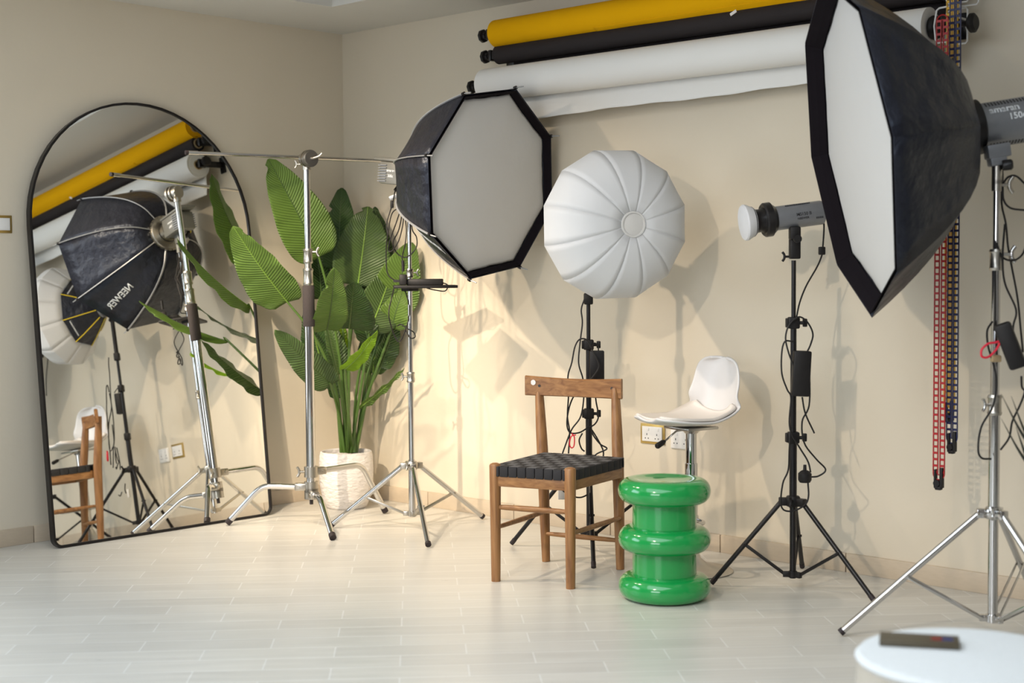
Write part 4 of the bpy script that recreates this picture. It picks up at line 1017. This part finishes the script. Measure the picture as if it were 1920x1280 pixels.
# ------------------------------------------------------------------ potted plant
pp0 = Fl(650, 950); pp0.z = 0
pt = thing('potted_banana_plant', 'tall leafy green plant in a rough white pot in the room corner', 'plant', pp0)
zt = zp(846, pp0)
bm = B(); lathe(bm, pp0, up, [(0, 0), (.100, 0), (.108, .006), (.128, .06), (.140, .13), (.143, .20), (.140, zt-.02), (.135, zt), (.128, zt+.003), (.122, zt-.004), (.120, zt-.04), (0, zt-.04)], 64); obj('pot', bm, 'pot', pt)
bm = B(); lathe(bm, pp0+up*(zt-.045), up, [(0, 0), (.121, 0), (.121, .012), (.06, .020), (0, .022)], 32); obj('soil', bm, 'soil', pt)
def leaf(base, tip, width, roll=0.0, sag=.06, fold=.18, m='leafA', rib='rib', stalk=None, wav=.006, tear=(), full=.55, droop=None):
    base, tip = V(base), V(tip); t_ = tip-base; L = t_.length; td = t_.normalized()
    view = (CAM-(base+tip)/2).normalized(); wd = td.cross(view).normalized(); nn = wd.cross(td)
    Rm = Matrix.Rotation(math.radians(roll), 3, td); wd = Rm @ wd; nn = Rm @ nn
    if nn.z < 0 and False: nn = -nn
    n = 30; bm = B(); uvl = bm.loops.layers.uv.new('UVMap'); rows = []; mids = []
    cols = 10
    for i in range(n+1):
        s = i/n; mid = base+t_*s+nn*(sag*math.sin(math.pi*s))-(up*(droop*s*s) if droop else V((0, 0, 0)))
        mids.append(mid)
        wdt = width/2*(min(1, math.sin(math.pi*min(1, (s*.96+.02))**full))**.62)
        if s > .985: wdt *= .3
        row = []
        for j in range(2*cols+1):
            u = (j-cols)/cols; a = abs(u)
            tr = 1
            for (ts, sd, dp) in tear:
                if (u > 0) == (sd > 0) and a > 1-dp: tr -= max(0, 1-abs(s-ts-.0)*n/1.2)*(a-(1-dp))*.55/dp
            q = mid+wd*(wdt*u*tr)*math.cos(fold*a)+nn*(wdt*a*math.sin(fold)*1.0+wav*a*a*math.sin(s*19+u*1.5+width*40)+.35*wav*a*math.sin(s*41))-td*(.05*L*a*a*0)
            row.append(bm.verts.new(q))
        rows.append(row)
    for i in range(n):
        for j in range(2*cols):
            f = bm.faces.new((rows[i][j], rows[i][j+1], rows[i+1][j+1], rows[i+1][j]))
            for lp, (ii, jj) in zip(f.loops, ((i, j), (i, j+1), (i+1, j+1), (i+1, j))): lp[uvl].uv = ((jj-cols)/cols*width/2/.12, ii/n*L/.34)
    ob = obj('leaf', bm, m, pt, solid=.0008)
    bm = B(); tube(bm, [q+nn*.0012 for q in mids], [.0042, .0012], 7); obj('midrib', bm, rib, ob)
    if stalk:
        st = [V(q) for q in stalk]
        bm = B(); tube(bm, st+[mids[0], mids[1]], [.0095, .0042], 9, 5); obj('stalk', bm, 'stem', pt)
D0 = DEP(pp0)
def so(px): return P(px, 848, D0+.02*math.sin(px))     # where a stalk leaves the soil
def PL(px, py, dd): return P(px, py, D0+dd)
LV = [
 # base, tip, width px, roll, sag, fold, mat, rib, stalk pts px, tears
 ((598, 482, -.22), (503, 298, -.39), 104, 10, .03, .22, 'leafA', 'ribd', [(648, 0), (640, 700, -.05), (618, 560, -.15)], [(.93, -1, .4)]),
 ((539, 566, -.26), (437, 424, -.57), 92, -24, .02, .30, 'leafA', 'rib', [(640, 0), (632, 740, -.08), (595, 640, -.2)], [(.9, 1, .3)]),
 ((636, 505, .10), (641, 352, .10), 72, -12, .02, .15, 'leafB', 'ribd', [(655, 0), (645, 650, .08)], [(.72, -1, .8)]),
 ((671, 535, -.05), (690, 387, -.02), 108, 4, .03, .16, 'leafD', 'rib', [(655, 0), (652, 690, -.03)], [(.93, -1, .5), (.93, 1, .4)]),
 ((744, 515, .12), (716, 388, .10), 44, 20, .02, .2, 'leafB', 'ribd', [(668, 0), (690, 680, .08)], []),
 ((613, 618, -.42), (627, 502, -.90), 66, 16, .02, .22, 'leafA', 'ribd', [(655, 0), (640, 740, -.15)], [(.8, -1, .3)]),
 ((655, 616, -.27), (664, 528, -.60), 96, 0, .02, .10, 'leafB', 'ribd', [(652, 0), (654, 740, -.15)], [(.85, -1, .3)]),
 ((694, 618, -.08), (738, 497, -.02), 84, 14, .02, .16, 'leafD', 'rib', [(662, 0), (670, 720, -.04)], []),
 ((738, 582, .02), (838, 455, .06), 92, -8, .02, .2, 'leafA', 'ribd', [(668, 0), (690, 700, .0)], [(.5, 1, .2)]),
 ((712, 690, .0), (764, 592, .05), 42, 30, .015, .25, 'leafB', 'ribd', [(668, 0), (680, 760, .0)], []),
 ((646, 692, -.38), (707, 620, -.68), 30, 35, .02, .3, 'leafC', 'rib', [(660, 0), (652, 760, -.2)], []),
 ((620, 722, -.27), (516, 618, -.53), 60, -14, .01, .18, 'leafD', 'ribd', [(646, 0), (634, 770, -.08)], []),
 ((632, 690, .12), (632, 590, .14), 42, 30, .01, .2, 'leafC', 'rib', [(655, 0)], []),
 ((672, 765, -.02), (758, 690, -.10), 14, 50, .01, .3, 'leafA', 'rib', [(664, 0), (666, 800, -.01)], []),
 ((602, 560, .10), (582, 462, .12), 44, 30, .02, .2, 'leafB', 'ribd', [(645, 0), (625, 680, .08)], []),
 ((606, 690, .06), (578, 568, .02), 54, -20, .02, .25, 'leafB', 'rib', [(648, 0), (632, 760, .03)], []),
 ((642, 700, -.02), (612, 590, -.02), 40, 10, .02, .2, 'leafD', 'ribd', [(652, 0)], []),
 ((700, 700, .06), (728, 590, .10), 60, -25, .02, .2, 'leafD', 'rib', [(662, 0)], [(.6, 1, .4)]),
 ((722, 560, .14), (752, 470, .18), 60, 15, .02, .15, 'leafB', 'ribd', [(668, 0), (695, 700, .1)], []),
 ((632, 748, -.04), (612, 700, .02), 26, 20, .01, .3, 'leafB', 'ribd', [(640, 0)], []),
 ((690, 640, -.10), (672, 572, -.06), 46, 20, .01, .2, 'leafB', 'ribd', [(658, 0)], []),
 ((735, 615, -.05), (778, 545, .0), 60, -15, .02, .2, 'leafA', 'ribd', [(666, 0), (690, 740, -.02)], []),
]
for (b, tp, wpx, rl, sg, fd, mt, rb, stk, tr) in LV:
    base = PL(*b); tip = PL(*tp)
    st = [so(stk[0][0])]+[PL(*q) for q in stk[1:]]
    for q in [base, tip]: q.x = max(q.x, .06); q.y = min(q.y, -.05)
    for q in st: q.x = max(q.x, .10); q.y = min(q.y, -.08)
    leaf(base, tip, wpx*DEP((base+tip)/2)/FOC/math.cos(math.radians(rl)), rl, sg, fd, mt, rb, st, tear=tr)
# second plant at the right edge: narrow dark blades
q0 = P(2090, 900, 4.15); q0 = V((q0.x, q0.y, 0))
pm = thing('potted_palm', 'dark narrow palm blades poking in at the right edge of the frame', 'plant', q0)
bm = B(); lathe(bm, q0, up, [(0, 0), (.09, 0), (.12, .22), (.125, .25), (.115, .25), (.11, .22), (0, .22)], 32); obj('pot', bm, 'pot', pm)
for (x, y, d) in ((1877, 738, 4.45), (1896, 742, 4.47), (1877, 784, 4.44), (1905, 800, 4.4), (2110, 760, 4.4), (2080, 700, 4.5), (2040, 680, 4.5)):
    tp = P(x, y, d); b0 = q0+up*(.25 if False else .24); mid = b0*.45+tp*.55-up*.06+(q0-tp)*.05
    if x < 1950: b0 = P(1948, 862+(y-740)*.8, 4.45); mid = (b0+tp)/2-up*.012
    bm = B(); tube(bm, [b0, mid, tp], [.0125, .0008], 8, 6, flat=.6); obj('blade', bm, 'blade', pm)
bm = B(); tube(bm, [q0+up*.2, P(1975, 900, 4.45), P(1975, 868, 4.45)], [.012, .009], 10, 4); obj('stem', bm, 'stem', pm)
